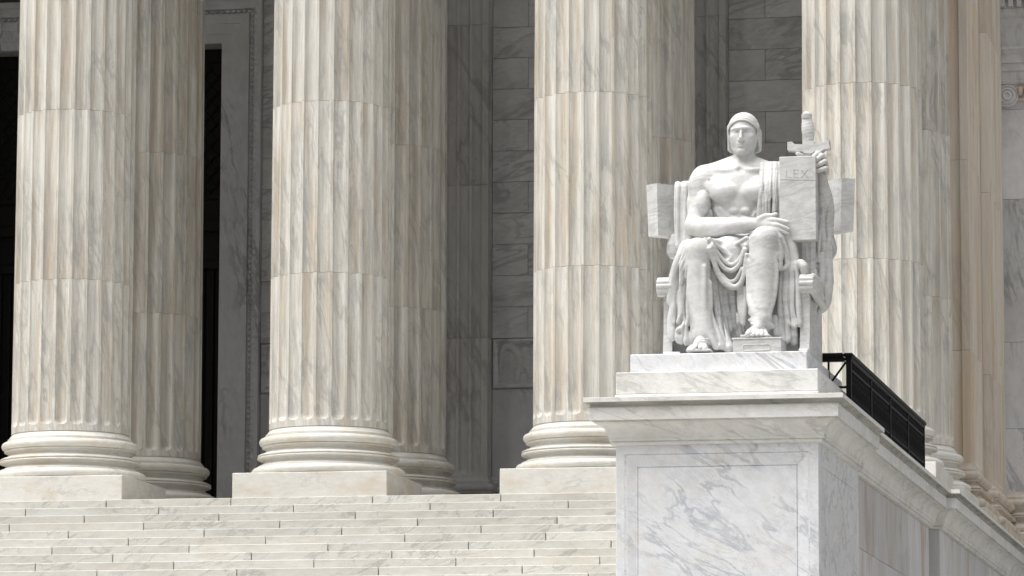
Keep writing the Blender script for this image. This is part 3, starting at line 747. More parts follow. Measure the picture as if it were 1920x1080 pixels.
# his left arm (right in the picture), raised behind the tablet to the sword
fg.el(q(1463, 345, -12.96), (.19, .19, .21), .05)
fg.tube([q(1466, 350, -12.96), q(1500, 395, -12.95), q(1542, 428, -13.0)], [.16, .15, .125], .05)
fg.tube([q(1543, 428, -13.05), q(1545, 380, -13.22), q(1542, 340, -13.36), q(1539, 322, -13.40)], [.13, .115, .075, .07], .04)
fg.el(q(1538, 306, -13.43), (.085, .06, .11), .04)
for i, (ax_, ay, bx_, by, cx_, cy) in enumerate(((1541, 291, 1534, 284.5, 1526, 293), (1546, 299, 1541, 289, 1529, 302), (1549, 311, 1547, 300, 1532, 311), (1550, 324, 1549, 313, 1533, 321))):
    fg.tube([q(ax_, ay, -13.44), q(bx_, by+3, -13.56), q((bx_+cx_)/2, (by+cy)/2+1, -13.60), q(cx_, cy, -13.60)], [.036, .036, .034, .028], .010)
fg.tube([q(1528, 300, -13.42), q(1510, 292, -13.47), q(1495.5, 288.5, -13.52)], [.045, .034, .028], .01)
# neck and head
fg.tube([h(0, -.10, -.02), h(0, -.085, -.24), h(.0, -.10, -.42)], [.14, .138, .18], .03)
for s_ in (-1, 1): fg.tube([h(s_*.115, -.03, -.16), h(s_*.085, .02, -.30), h(s_*.03, .08, -.43)], [.03, .034, .026], .05)
fg.el(h(0, -.03, .10), (.192, .245, .215), .05)
fg.el(h(0, .055, -.045), (.176, .160, .215), .05)
fg.tube([h(-.148, -.02, -.06), h(-.124, .02, -.165), h(-.036, .155, -.245), h(.036, .155, -.245), h(.124, .02, -.165), h(.148, -.02, -.06)], .038, .04)
fg.el(h(0, .055, -.195), (.10, .12, .062), .04)
fg.el(h(0, .185, -.238), (.058, .038, .036), .03)
fg.el(h(0, .160, -.155), (.078, .062, .075), .04)
fg.tube([h(-.138, .135, .070), h(-.055, .212, .076), h(.055, .212, .076), h(.138, .135, .070)], .024, .025)
for s_ in (-1, 1):
    fg.el(h(s_*.112, .120, -.03), (.052, .055, .042), .04)
    fg.el(h(s_*.075, .228, .026), (.052, .052, .030), .018, None, True)
    fg.el(h(s_*.076, .160, .020), (.042, .036, .022), .004)
    fg.tube([h(s_*.030, .178, .024), h(s_*.072, .202, .044), h(s_*.122, .150, .026)], .009, .004)
    fg.tube([h(s_*.034, .178, .018), h(s_*.076, .193, .000), h(s_*.118, .150, .016)], .006, .004)
    fg.el(h(s_*.030, .228, -.090), (.022, .026, .019), .010)
    fg.el(h(s_*.176, -.01, -.02), (.020, .045, .075), .008)
fg.tube([h(0, .205, .07), h(0, .240, -.01), h(0, .272, -.072)], [.019, .022, .026], .012)
fg.el(h(0, .228, -.097), (.028, .03, .011), .01)
fg.el(h(0, .212, -.143), (.056, .024, .012), .008); fg.el(h(0, .208, -.172), (.047, .026, .015), .008)
fg.tube([h(-.062, .215, -.158), h(-.02, .238, -.156), h(.02, .238, -.156), h(.062, .215, -.158)], .006, .004, True)
fg.tube([h(-.035, .218, -.198), h(.035, .218, -.198)], .010, .02, True)
fg.bx((9.4, -13.2, 2.0), (1.2, 1.2, .15), 0, .0, True)
spart('figure', fg)
# ---------------------------------------------------------------- hood
hd_ = Field(h(-.36, .36, -.30), h(.36, -.40, .40), .007)
hd_.el(h(0, -.035, .088), (.220, .270, .248), 0)
for s_ in (-1, 1):
    hd_.tube([h(s_*.188, .02, .12), h(s_*.204, -.03, -.02), h(s_*.212, -.07, -.18)], [.036, .024, .020], .03)
    hd_.tube([h(s_*.18, -.14, .05), h(s_*.19, -.16, -.17)], [.055, .038], .05)
hd_.rc(h(-.10, -.2, .0), h(.10, -.2, .0), .10, .10, .06); hd_.rc(h(-.10, -.22, -.15), h(.10, -.22, -.15), .08, .08, .06)
# face opening under an arched brow band
x, y, z = np.meshgrid(*hd_.ax, indexing='ij', sparse=True)
xx, yy, zz_ = x-H[0], -(y-H[1]), z-H[2]
archf = lambda u: .180-1.6*u*u-5*np.abs(u)**3
opening = np.maximum(np.maximum(zz_-archf(xx), .04-yy), np.abs(xx)-.196)
hd_.f = np.maximum(hd_.f, -opening).astype(np.float32)
def rim(dz, r, lift):
    pts = []
    for u in np.linspace(-.188, .188, 13):
        zc = archf(u)+dz; w = max(.02, 1-(u/.220)**2-((zc-.088)/.248)**2); pts.append(h(u, -.035+.270*math.sqrt(w)+lift, zc))
    hd_.tube(pts, r, .004)
rim(.010, .013, -.004); rim(.042, .009, -.002)
spart('hood', hd_)
# ---------------------------------------------------------------- robe: lap, legs, hanging folds, shoulder cloth
rb = Field((8.28, -14.32, BZ+.002), (10.80, -12.3, 3.36), .0105)
YK = -13.84
# legs under the cloth
rb.tube([q(1345, 487, -12.9), q(1325, 480, -13.4), q(1310, 474, YK)], [.26, .235, .185], .05)
rb.tube([q(1309, 473, YK), q(1309, 520, -13.86), q(1312, 565, -13.88), q(1319, 612, -13.96), q(1320, 628, -13.98)], [.188, .175, .170, .125, .115], .05)
rb.tube([q(1428, 478, -12.9), q(1430, 462, -13.4), q(1434, 455, YK)], [.26, .24, .195], .05)
rb.tube([q(1433, 454, YK), q(1431, 500, -13.87), q(1430, 545, -13.88), q(1427, 590, -13.98), q(1424, 604, -14.02)], [.20, .198, .185, .125, .112], .05)
rb.el(q(1307, 466, -13.90), (.15, .12, .13), .05); rb.el(q(1434, 444, -13.91), (.165, .13, .14), .05)
rb.el(q(1384, 470, -13.1), (.55, .50, .22), .10)
# cloth bowl between the knees
rb.el(q(1366, 478, -13.55), (.27, .20, .26), .06); rb.el(q(1372, 505, -13.62), (.20, .14, .22), .06)
U = lambda pts, r, k=.02: rb.tube([q(*p) for p in pts], r, k)
U([(1322, 449, -13.86), (1345, 453, -13.72), (1372, 461, -13.66), (1400, 446, -13.80)], [.03, .035, .03, .03])
U([(1330, 449, -13.92), (1345, 462, -13.80), (1362, 475, -13.74), (1371, 482, -13.74), (1364, 489, -13.76)], [.035, .036, .034, .030, .022])
U([(1335, 458, -13.92), (1348, 478, -13.82), (1362, 493, -13.78), (1376, 496, -13.78), (1389, 482, -13.80), (1398, 460, -13.88)], [.03, .03, .03, .03, .03, .03])
U([(1334, 462, -13.95), (1345, 487, -13.86), (1358, 503, -13.82), (1373, 507, -13.81), (1388, 495, -13.83), (1397, 468, -13.90)], [.034, .034, .036, .036, .034, .03])
U([(1331, 466, -13.97), (1341, 498, -13.90), (1352, 522, -13.86), (1368, 537, -13.84), (1383, 537, -13.84), (1394, 520, -13.87), (1400, 478, -13.93)], [.032, .036, .042, .046, .044, .038, .03])
U([(1354, 515, -13.84), (1366, 527, -13.83), (1380, 524, -13.83), (1391, 503, -13.86)], [.022, .026, .026, .022])
# cloth falling between the legs
for pts, r in (([(1338, 506, -13.74), (1342, 560, -13.72), (1350, 610, -13.80), (1366, 652, -13.92)], [.05, .06, .07, .075]),
               ([(1350, 530, -13.66), (1352, 580, -13.66), (1362, 630, -13.74), (1372, 654, -13.82)], [.05, .055, .05, .05]),
               ([(1362, 545, -13.62), (1363, 600, -13.62), (1358, 640, -13.66)], [.05, .055, .06]),
               ([(1374, 545, -13.60), (1377, 590, -13.60), (1372, 618, -13.62)], [.05, .06, .05]),
               ([(1388, 520, -13.74), (1388, 560, -13.76), (1387, 604, -13.78)], [.05, .055, .05]),
               ([(1398, 540, -13.80), (1397, 580, -13.80), (1394, 606, -13.80)], [.04, .045, .04]),
               ([(1330, 590, -13.92), (1342, 620, -13.95), (1352, 648, -13.98)], [.05, .055, .06]),
               ([(1318, 616, -14.02), (1332, 634, -14.04), (1342, 650, -14.03)], [.04, .05, .05])): U(pts, r, .04)
rb.bx(q(1362, 590, -13.50), (.27, .12, .46), .03, .05)
for pts in ([(1345, 545, -13.76), (1349, 595, -13.80), (1360, 640, -13.88)], [(1357, 552, -13.72), (1358, 600, -13.72), (1364, 642, -13.78)], [(1369, 552, -13.70), (1370, 600, -13.70)], [(1382, 545, -13.72), (1382, 600, -13.72)]): rb.tube([q(*p) for p in pts], .014, .03, True)
# hems flaring over the feet
rb.tube([q(1319, 596, -13.93), q(1322, 628, -13.92)], [.13, .165], .04); rb.tube([q(1428, 582, -13.96), q(1428, 606, -13.94)], [.125, .15], .04)
U([(1300, 622, -13.93), (1310, 627, -14.03), (1322, 627, -14.06), (1336, 622, -14.0)], [.022, .024, .024, .03], .03)
U([(1301, 612, -13.95), (1314, 616, -14.03), (1328, 612, -14.02), (1338, 618, -13.96)], [.02, .022, .022, .03], .03)
U([(1304, 602, -13.98), (1318, 604, -14.04), (1330, 600, -14.0)], [.018, .02, .02], .03)
U([(1405, 600, -13.98), (1420, 604, -14.08), (1434, 604, -14.06), (1448, 612, -13.96)], [.02, .022, .024, .034], .03)
U([(1406, 588, -13.99), (1420, 596, -14.06), (1440, 590, -14.0)], [.018, .02, .02], .03)
# pull folds on the shins
for pts in ([(1290, 470, -13.91), (1289, 510, -13.93), (1292, 555, -13.94)],
            [(1294, 540, -13.97), (1302, 590, -13.99), (1318, 620, -14.02)], [(1332, 530, -13.92), (1333, 570, -13.93), (1326, 610, -14.0)], [(1322, 500, -14.005), (1321, 560, -14.01), (1321, 600, -14.03)],
            [(1455, 478, -13.93), (1457, 520, -13.94), (1452, 560, -13.94), (1441, 592, -14.01)], [(1404, 490, -13.93), (1402, 540, -13.94), (1408, 585, -14.01)], [(1404, 560, -13.96), (1415, 586, -14.05), (1432, 594, -14.07)]): U(pts, [.024]*len(pts), .05)
# outer fall on the left of the picture
rb.bx(q(1276, 573, -13.70), (.135, .10, .46), .05, .05); rb.el(q(1285, 500, -13.66), (.14, .16, .36), .05)
for pts, r in (([(1289, 455, -13.84), (1273, 485, -13.82), (1262, 520, -13.80), (1256, 566, -13.78)], [.05, .06, .06, .05]),
               ([(1286, 465, -13.90), (1278, 505, -13.90), (1276, 533, -13.89)], [.045, .05, .028]),
               ([(1264, 520, -13.76), (1266, 560, -13.77), (1259, 600, -13.79), (1260, 632, -13.80)], [.05, .06, .06, .06]),
               ([(1277, 530, -13.80), (1277, 580, -13.80), (1269, 604, -13.83)], [.03, .045, .035]),
               ([(1288, 540, -13.80), (1290, 590, -13.80), (1284, 610, -13.83), (1269, 619, -13.86)], [.04, .05, .045, .03]),
               ([(1264, 622, -13.80), (1270, 634, -13.82), (1284, 640, -13.82)], [.06, .065, .055]),
               ([(1297, 560, -13.78), (1301, 610, -13.80), (1297, 642, -13.80)], [.04, .05, .05]),
               ([(1283, 618, -13.82), (1287, 640, -13.82)], [.05, .05])): U(pts, r, .035)
for pts in ([(1271, 540, -13.86), (1272, 590, -13.86)], [(1283, 545, -13.86), (1283, 600, -13.86)], [(1272, 612, -13.90), (1286, 613, -13.90)], [(1294, 560, -13.88), (1294, 640, -13.88)], [(1276, 624, -13.90), (1277, 640, -13.90)]): rb.tube([q(*p) for p in pts], .012, .03, True)
# outer fall on the right of the picture
rb.bx(q(1481, 568, -13.655), (.125, .10, .50), .05, .05); rb.el(q(1476, 490, -13.60), (.16, .16, .40), .05)
for pts, r in (([(1446, 432, -13.84), (1462, 446, -13.79), (1472, 470, -13.76), (1476, 498, -13.75)], [.05, .06, .055, .045]),
               ([(1458, 448, -13.87), (1463, 475, -13.86), (1462, 502, -13.86)], [.045, .05, .035]),
               ([(1462, 505, -13.83), (1470, 503, -13.80), (1478, 496, -13.75)], [.028, .03, .028]),
               ([(1470, 440, -13.70), (1484, 462, -13.68), (1493, 492, -13.68)], [.06, .06, .05]),
               ([(1465, 508, -13.72), (1463, 560, -13.74), (1461, 626, -13.76)], [.03, .04, .045]),
               ([(1473, 508, -13.72), (1474, 570, -13.73), (1475, 634, -13.75)], [.03, .038, .05]),
               ([(1483, 500, -13.73), (1484, 560, -13.74), (1485, 604, -13.76)], [.03, .038, .035]),
               ([(1492, 496, -13.74), (1496, 550, -13.77), (1497, 606, -13.79)], [.045, .05, .05]),
               ([(1483, 608, -13.77), (1491, 612, -13.79), (1500, 606, -13.79)], [.04, .036, .034]),
               ([(1489, 610, -13.68), (1489, 640, -13.68)], [.06, .06]), ([(1466, 636, -13.75), (1474, 640, -13.77), (1482, 635, -13.75)], [.036, .036, .03]),
               ([(1452, 596, -13.84), (1454, 625, -13.84)], [.045, .045])): U(pts, r, .03)
for x0 in (1468.5, 1478.5, 1488): rb.tube([q(x0, 512, -13.79), q(x0+.5, 560, -13.80), q(x0+1, 625, -13.82)], .010, .025, True)
# band of folds over the shoulder
rb.el(q(1455, 335, -12.95), (.22, .17, .17), .05)
for x0, x1, dy, r in ((1431, 1425, 0, .046), (1439, 1433, .012, .036), (1446, 1441, .02, .046), (1455, 1453, .005, .05), (1463, 1462, -.03, .05)):
    U([(x0+3, 307, -12.86), (x0, 304.5, -13.0), (x0-1, 312, -13.13-dy), (x0-2+random.uniform(-1, 1), 345, -13.27-dy), (x1+random.uniform(-1.5, 1.5), 378, -13.28-dy), (x1-1, 408, -13.23-dy), (x1, 430, -13.2)], [r, r, r*.95, r*.9, r*.85, r*.95, r], .022)
rb.bx(q(1444, 368, -13.13), (.14, .09, .36), .05, .03)
for x0 in (1435, 1442.5, 1450): rb.tube([q(x0+1, 320, -13.26), q(x0-1, 345, -13.325), q(x0-2, 378, -13.33), q(x0-3, 405, -13.29)], .010, .025, True)
# sleeve and cloth hanging behind the tablet
rb.tube([q(1543, 432, -13.08), q(1547, 390, -13.18), q(1544, 352, -13.28)], [.145, .13, .085], .04)
for pts, r in (([(1537, 350, -13.38), (1541, 400, -13.34), (1544, 450, -13.30), (1547, 500, -13.30)], [.03, .045, .055, .05]),
               ([(1546, 362, -13.32), (1541, 410, -13.38), (1535, 450, -13.40), (1533, 490, -13.40)], [.025, .03, .035, .035]),
               ([(1550, 380, -13.22), (1551, 430, -13.22), (1554, 480, -13.22), (1557, 530, -13.22)], [.04, .05, .05, .05]),
               ([(1545, 450, -13.28), (1550, 500, -13.26), (1553, 545, -13.26), (1548, 572, -13.26)], [.06, .065, .07, .05]),
               ([(1540, 480, -13.34), (1542, 520, -13.34), (1546, 560, -13.32)], [.05, .055, .04]),
               ([(1530, 455, -13.32), (1532, 500, -13.36)], [.04, .04])): U(pts, r, .018)
rb.bx(q(1545, 480, -13.12), (.10, .10, .55), .06, .05)
# cloth over the chair back beside his right arm
for pts, r in (([(1271, 346, -12.86), (1271, 352, -12.96), (1270, 400, -12.98), (1272, 460, -12.98)], [.045, .05, .05, .045]), ([(1283, 345, -12.82), (1284, 352, -12.94), (1283, 400, -12.97), (1286, 460, -13.0)], [.045, .05, .05, .05]),
               ([(1277, 352, -12.90), (1277, 460, -12.94)], [.05, .05]), ([(1292, 345, -12.80), (1294, 400, -12.94), (1294, 450, -13.0)], [.05, .05, .05])): U(pts, r, .03)
rb.bx(q(1281, 400, -12.90), (.10, .06, .34), .04, .03)
rb.tube([q(1277.5, 350, -13.02), q(1277.5, 450, -13.03)], .012, .03, True)
def crease(x0, x1, y0, y1, Y, lam, shear, amp, wob, ph):
    a = q(x0, y1, Y); b = q(x1, y0, Y); sl_, g_ = rb.sub((a[0], Y-.35, a[2]), (b[0], Y+.25, b[2]), 0.)
    if sl_ is None: return
    x, y, z = g_; zc = (a[2]+b[2])/2
    phi = math.pi*((x-a[0])-shear*(z-zc)+wob*np.sin(z*5+ph)+.35*wob*np.sin(z*13+x*9))/lam+ph
    m = np.clip((x-a[0])/.04, 0, 1)*np.clip((b[0]-x)/.04, 0, 1)*np.clip((z-a[2])/.06, 0, 1)*np.clip((b[2]-z)/.10, 0, 1)
    rb.f[sl_] += (amp*m*np.exp(-np.sin(phi)**2/.10)).astype(np.float32)
crease(1256, 1300, 500, 656, -13.75, .125, .10, .024, .018, .4)
crease(1462, 1504, 505, 645, -13.70, .090, -.04, .022, .012, 1.1)
crease(1338, 1398, 540, 656, -13.70, .110, -.16, .024, .016, 2.0)
crease(1424, 1462, 306, 412, -13.25, .040, -.05, .009, .006, .3)
crease(1528, 1566, 350, 575, -13.25, .115, .03, .022, .014, 1.7)
crease(1264, 1292, 346, 450, -12.95, .055, .0, .012, .006, .9)
crease(1455, 1486, 440, 500, -13.75, .060, -.35, .014, .010, .2)
crease(1268, 1290, 455, 520, -13.85, .055, .45, .012, .008, .8)
rb.f[:, :, :2] = .3
spart('robe', rb)
# ---------------------------------------------------------------- sandalled feet
def foot(name, lo, hi, ank, heel, ball, tips, sole, straps):
    ff = Field(lo, hi, .006)
    ff.tube([q(*ank), q(*heel)], [.095, .085], .05); ff.tube([q(*ank), q(*ball)], [.085, .062], .05); ff.rc(q(*heel), q(*ball), .075, .06, .05)
    for (a, b, r) in tips: m = [(a[i]+b[i])/2 for i in range(3)]; m[1] -= 1.2; ff.tube([q(*a), q(*m), q(*b)], [r*1.05, r, r*.95], .012)
    ff.bx(q(*sole[0]), sole[1], .012, .01)
    for pts in straps: ff.tube([q(*p) for p in pts], .022, .006)
    spart(name, ff)
foot('foot', (8.6, -14.33, BZ-.02), (9.28, -13.7, 1.02), (1320, 632, -13.98), (1326, 648, -13.95), (1309, 646, -14.12), [((1316, 647, -14.12), (1313, 653, -14.24), .034), ((1308, 647, -14.14), (1301, 654, -14.24), .028), ((1303, 648, -14.13), (1295, 654.5, -14.22), .026), ((1299, 649, -14.11), (1290.5, 655, -14.20), .024), ((1320, 648, -14.10), (1322, 653.5, -14.22), .042)],
     ((1312, 658.5, -14.13), (.17, .13, .016)), ([(1308, 634, -14.05), (1318, 637, -14.12), (1330, 637, -14.06)], [(1310, 643, -14.11), (1320, 641, -14.13), (1332, 645, -14.04)]))
foot('foot', (9.3, -14.33, BZ+.1), (10.15, -13.7, 1.10), (1424, 606, -14.03), (1428, 622, -13.98), (1420, 618, -14.14), [((1408, 621, -14.16), (1402, 627, -14.26), .042), ((1416, 620, -14.17), (1413, 627.5, -14.275), .030), ((1422, 620, -14.17), (1421, 628, -14.275), .028), ((1428, 620, -14.16), (1429, 628, -14.27), .026), ((1434, 621, -14.15), (1438, 628.5, -14.25), .025)],
     ((1418, 631.5, -14.13), (.20, .145, .016)), ([(1410, 607, -14.08), (1422, 609, -14.14), (1436, 611, -14.06)], [(1409, 616, -14.14), (1421, 612, -14.17), (1436, 620, -14.10)], [(1421, 606, -14.13), (1419, 618, -14.20)]))
# ---------------------------------------------------------------- tablet with incised letters
TY = -13.72
a, b = q(1461, 294, TY), q(1530.5, 449.5, TY)
tb = MB(); tb.cbox(a[0], b[0], TY, TY+.2, b[2], a[2], .008); tab = mpart('tablet', tb, smooth=None)
def stroke(mb, p0, p1, w=.008):
    p0 = q(*p0, TY); p1 = q(*p1, TY); d = p1-p0; d /= np.linalg.norm(d); n_ = np.array((-d[2], 0, d[0]))*w/2
    A = [p0+n_, p1+n_, p1-n_, p0-n_]; mb.add([v+np.array((0, -.01, 0)) for v in A]+[v*1+np.array((0, .006+dep_, 0)) for v in A], [(0, 1, 2, 3), (7, 6, 5, 4), (0, 4, 5, 1), (1, 5, 6, 2), (2, 6, 7, 3), (3, 7, 4, 0)])
dep_ = 0
def carve(target, strokes):
    global dep_
    for st_ in strokes:
        dep_ += .0007; c = MB(); stroke(c, *st_); co = obj('cut', c, M['statue']); md = target.modifiers.new('c', 'BOOLEAN'); md.object = co; md.operation = 'DIFFERENCE'; md.solver = 'EXACT'
        bpy.context.view_layer.update(); dg = bpy.context.evaluated_depsgraph_get(); me = bpy.data.meshes.new_from_object(target.evaluated_get(dg)); target.modifiers.clear(); target.data = me
        bpy.data.objects.remove(co)
carve(tab, [((1475, 319), (1475, 333.2)), ((1474, 333), (1484, 333.3)), ((1489, 318.8), (1489, 333.5)), ((1488.4, 319), (1498, 319.2)), ((1488.4, 326), (1496, 326.2)), ((1488.4, 333.4), (1498.5, 333.6)), ((1503, 319.2), (1515, 334)), ((1514.5, 319.3), (1502.5, 333.8)), ((1462, 337), (1530, 338.6))])
# ---------------------------------------------------------------- sword, hilt upward
SY = -13.44
sw_ = thing if False else None
gp = MB(); cg = q(1515.5, 250, SY)
prof = []
z0, z1 = q(1515, 264, SY)[2], q(1513, 221, SY)[2]
for i in range(37):
    t = i/36; r = (.066+.020*math.sin(math.pi*min(1, t*1.05))**1.2)*(1+.055*abs(math.sin(t*math.pi*7.5))); prof.append((r, z0+(z1-z0)*t))
x0 = q(1517.5, 264, SY)[0]; x1 = q(1512.5, 215, SY)[0]
R = [[(x0+(x1-x0)*(z-z0)/(z1-z0)+r*math.cos(2*math.pi*j/24), SY+.8*r*math.sin(2*math.pi*j/24), z+.014*math.cos(2*math.pi*j/24)) for j in range(24)] for r, z in prof]
gp.rings(R); sword = mpart('sword', gp, smooth=50)
pm_ = MB(); z2 = q(1512.5, 209, SY)[2]; pm_.lathe([(.0, z1-.02), (.066, z1-.015), (.072, z1+.0), (.072, z1+.05), (.055, z1+.058), (.045, z2-.012), (.02, z2)], 20, x1, SY); mpart('pommel', pm_, sword, 40)
gd = MB(); pts2 = [(1476, 266), (1484.5, 265), (1489, 270), (1504, 270.5), (1506, 263), (1525, 263), (1527, 270), (1542, 268.5), (1547, 263), (1554, 261.5), (1556, 277.5), (1546, 279), (1540, 284), (1526, 284.5), (1523, 287), (1508, 287), (1504, 284), (1492, 284.5), (1488, 283), (1476, 281.5)]
P3 = [q(x, y, SY-.09) for x, y in pts2]; n = len(P3)
cz_ = np.mean(P3, 0)
R = [[cz_+(p-cz_)*s_+np.array((0, d, 0)) for p in P3] for s_, d in ((.985, 0), (1, .012), (1, .168), (.985, .18))]
gd.rings(R); mpart('crossguard', gd, sword, 25)
bl = MB(); a, b = q(1504, 289, SY), q(1528, 289, SY); z3 = q(1515, 600, SY)[2]
c = (a+b)/2; w = (b[0]-a[0])/2
R = [[(c[0]-w, SY, z), (c[0]-w*.35, SY-.045, z), (c[0], SY-.03, z), (c[0]+w*.35, SY-.045, z), (c[0]+w, SY, z), (c[0]+w*.35, SY+.045, z), (c[0], SY+.03, z), (c[0]-w*.35, SY+.045, z)] for z in (a[2]+.06, z3)]
bl.rings(R); mpart('blade', bl, sword, 20)
rc_ = MB(); rc_.cbox(c[0]-w*1.05, c[0]+w*1.05, SY-.06, SY+.06, q(1515, 294, SY)[2]-.05, q(1515, 287, SY)[2]+.01, .012); mpart('ricasso', rc_, sword, None)
# ---------------------------------------------------------------- throne
th = MB(); sl0, sr0 = q(1262, 560, -13.5), q(1500, 560, -13.5)
zs_ = q(1380, 500, -13.5)[2]
th.cbox(sl0[0], sr0[0], -13.58, -12.25, BZ, zs_, .02); throne = mpart('throne', th, smooth=None)
# curved back slab
A = q(1233, 390, -12.98); B = q(1577, 390, -12.98); hw = (B[0]-A[0])/2; xc = (A[0]+B[0])/2; sag = .62; RR_ = (hw*hw+sag*sag)/(2*sag); yc = -12.98+sag-RR_
ang = math.asin(hw/RR_)
zt0, zb0 = q(1222, 342, -13.05)[2], q(1222, 440, -13.05)[2]
bkm = MB(); R = []
for i in range(33):
    t = -ang+2*ang*i/32; fl_ = 1+.03*abs(t/ang)**3
    ro = RR_+.19
    def pt(r, z): return (xc+r*math.sin(t), yc+r*math.cos(t), z)
    zt = zt0; zb = zb0
    tl = .04                                                    # ends splay outward toward the top
    R.append([pt(RR_-tl*.2, zb), pt(ro, zb+.0), pt(ro+tl, zt), pt(RR_+tl*.3, zt)])
bkm.rings(R); bo = mpart('backrest', bkm, throne, 30)
for sx, xa in ((-1, 1266), (1, 1553)):
    f2 = MB(); c0 = q(xa, 466, -12.75); f2.lathe([(0, c0[2]-.16), (.07, c0[2]-.14), (.115, c0[2]-.07), (.125, c0[2]), (.11, c0[2]+.08), (.07, c0[2]+.2)], 20, c0[0], c0[1]); mpart('back_support', f2, throne, 60)
# arm panels, reeded arm rolls, front posts, foot rolls
for sx, xr0, xr1, yr0, yr1 in ((-1, 1233, 1262, 520, 558), (1, 1500, 1527, 514, 552)):
    ya = -13.72 if sx < 0 else -13.78
    p0, p1 = q(xr0, (yr0+yr1)/2, ya), q(xr1, (yr0+yr1)/2, ya); rr = (yr1-yr0)/2*PX_
    rm = MB(); R = []; nn = 60
    for x in (p0[0]-.0, p0[0]+.012, p1[0]-.012, p1[0]):
        e = .94 if x in (p0[0], p1[0]) else 1
        R.append([(x, ya+e*(rr-.012*abs(math.sin(5*2*math.pi*j/nn)) ** 6 * 1.6)*math.cos(2*math.pi*j/nn), p0[2]+e*(rr-.012*abs(math.sin(5*2*math.pi*j/nn)) ** 6*1.6)*math.sin(2*math.pi*j/nn)) for j in range(nn)])
    rm.rings(R); mpart('arm_roll', rm, throne, 60)
    ar_ = MB(); xa0, xa1 = (p0[0]+.02, p1[0]) if sx < 0 else (p0[0]+.02, p1[0]-.004)
    ar_.cbox(xa0, xa1, ya+.02, -12.45, p0[2]-.10, p0[2]+rr*.8, .03); mpart('arm', ar_, throne, None)
    ps = MB(); xp0, xp1 = (q(1244, 600, ya)[0], q(1261, 600, ya)[0]) if sx < 0 else (q(1500, 600, ya)[0], q(1518, 600, ya)[0])
    ps.rings([[(xp0, ya-.02+d, z), (xp1, ya-.02+d, z), (xp1, ya+.32+d*.4, z), (xp0, ya+.32+d*.4, z)] for z, d in ((BZ, -.04), (BZ+.12, -.02), (BZ+.4, .03), (p0[2]-.25, .04), (p0[2]-.05, 0))]); mpart('front_post', ps, throne, 30)
    sp_ = MB(); sp_.cbox(xp0+.03, xp1-.012, ya+.25, -12.4, BZ, p0[2]-.05, .01); mpart('side_panel', sp_, throne, None)
    fr_ = MB(); f0 = q(1246 if sx < 0 else 1500, 656, ya)
    fr_.rings([[(x, ya-.06+.075*math.cos(2*math.pi*j/20), BZ+.045+.045*math.sin(2*math.pi*j/20)) for j in range(20)] for x in (f0[0], f0[0]+(.23 if sx < 0 else .12))]); mpart('foot_roll', fr_, throne, 40)
    if sx > 0:                                                  # carved end of the right arm seen from the side: curled cushion and ridges
        cu = Field(np.array(p0)-(.2, .35, .5), np.array(p1)+(.4, .9, .5), .009)
        cu.tube([q(1494, 506, ya+.05), q(1500, 494, ya+.02), q(1507, 500, ya-.02), q(1508, 512, ya)], [.05, .06, .06, .045], .02)
        for k_ in range(4):
            cu.tube([q(1524, 519+k_*9, ya+.02), q(1534, 528+k_*11, ya+.25), q(1541, 538+k_*11, ya+.45)], [.05, .052, .045], .008)
        cu.tube([q(1541, 520, ya+.50), q(1549, 545, ya+.55), q(1547, 570, ya+.55), q(1538, 582, ya+.5)], [.07, .085, .075, .05], .03)
        spart('arm_cushion', cu, throne)
# ---------------------------------------------------------------- footstool
a, b = q(1374, 634, -14.27), q(1464.5, 660, -14.27)
fs_ = MB(); fs_.cbox(a[0], b[0], -14.27, -13.75, BZ, a[2]-.022, .004); fs_.cbox(a[0]-.012, b[0]+.012, -14.283, -13.75, a[2]-.02, a[2]+.002, .005); stool = mpart('footstool', fs_, smooth=None)
pn = MB(); x0, x1, zc, hz = q(1391, 650, -14.27)[0], q(1446, 650, -14.27)[0], BZ+.062, .05
R = []
for ins_, d in ((0, 0), (.006, .008), (.014, .008), (.02, 0)):
    r = []
    for sx, sz, a0 in ((1, 1, 0), (-1, 1, 90), (-1, -1, 180), (1, -1, 270)):
        for i in range(5): aa = math.radians(a0+22.5*i); r.append(((x0+x1)/2+sx*((x1-x0)/2-.04)+(.04-ins_)*math.cos(aa), -14.27-d, zc+sz*(hz-.04)+(.04-ins_)*math.sin(aa)))
    R.append(r)
pn.rings(R, True, False); mpart('panel_moulding', pn, stool, 30)

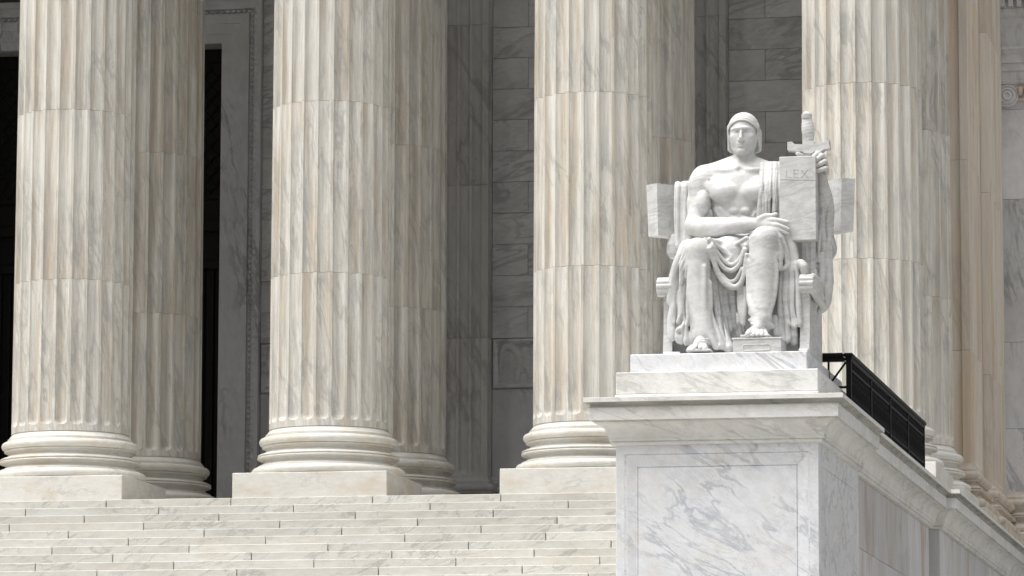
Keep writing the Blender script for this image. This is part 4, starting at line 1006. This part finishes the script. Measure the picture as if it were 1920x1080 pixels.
# ---------------------------------------------------------------- bird reliefs in the wall panels
eg_ = Field((-.75, -.09, -.45), (.75, .12, .45), .011)
EY = .045
eg_.el((0, EY, .02), (.17, .075, .24), .02); eg_.el((.02, EY-.01, .24), (.075, .06, .10), .03); eg_.tube([(.06, EY-.04, .27), (.12, EY-.05, .26), (.135, EY-.04, .235)], [.028, .022, .012], .012)
for s_ in (-1, 1):
    eg_.tube([(s_*.12, EY, .16), (s_*.25, EY-.02, .33), (s_*.40, EY-.01, .30), (s_*.47, EY, .10), (s_*.46, EY, -.22)], [.07, .07, .075, .06, .03], .03)
    for k_ in range(6):
        xf = s_*(.20+.045*k_); eg_.tube([(xf*.9, EY, .22-.01*k_), (xf, EY-.012, 0.), (xf*1.02, EY, -.28-.01*k_)], [.035, .032, .018], .008)
    eg_.tube([(s_*.10, EY, -.12), (s_*.13, EY-.02, -.24), (s_*.13, EY-.02, -.33)], [.085, .065, .04], .02)
    for k_ in (-1, 0, 1): eg_.tube([(s_*.13+k_*.03, EY-.03, -.32), (s_*.13+k_*.055, EY-.05, -.385)], [.026, .018], .006)
for k_ in range(-2, 3): eg_.tube([(k_*.03, EY, -.15), (k_*.05, EY, -.36)], [.04, .03], .008)
for r_ in range(4):
    for k_ in range(-2, 3): eg_.el((k_*.055+(r_ % 2)*.027, EY-.068+.012*abs(k_), .14-r_*.075), (.026, .02, .035), .006)
EM = eg_.mesh('bird_relief', M['wall']); EM.transform(Matrix.Scale(1, 4))
for bi, (xa, xb) in enumerate(BAYS):
    pn_ = RELIEF[bi]
    for fx in (xa+.62, xb-.62): place('bird_relief', EM, pn_, (fx, WY+.03, 3.48))
    sh = MB(); xc_ = (xa+xb)/2; sh.rings([[(xc_+a*k_, WY+.046-d, 3.48+b*k_) for a, b in ((-.15, .30), (.15, .30), (.16, 0), (.10, -.22), (0, -.33), (-.10, -.22), (-.16, 0))] for k_, d in ((1, 0), (1, .04), (.85, .05), (.8, .035))]); obj('shield_relief', sh, M['wall'], pn_, 30)
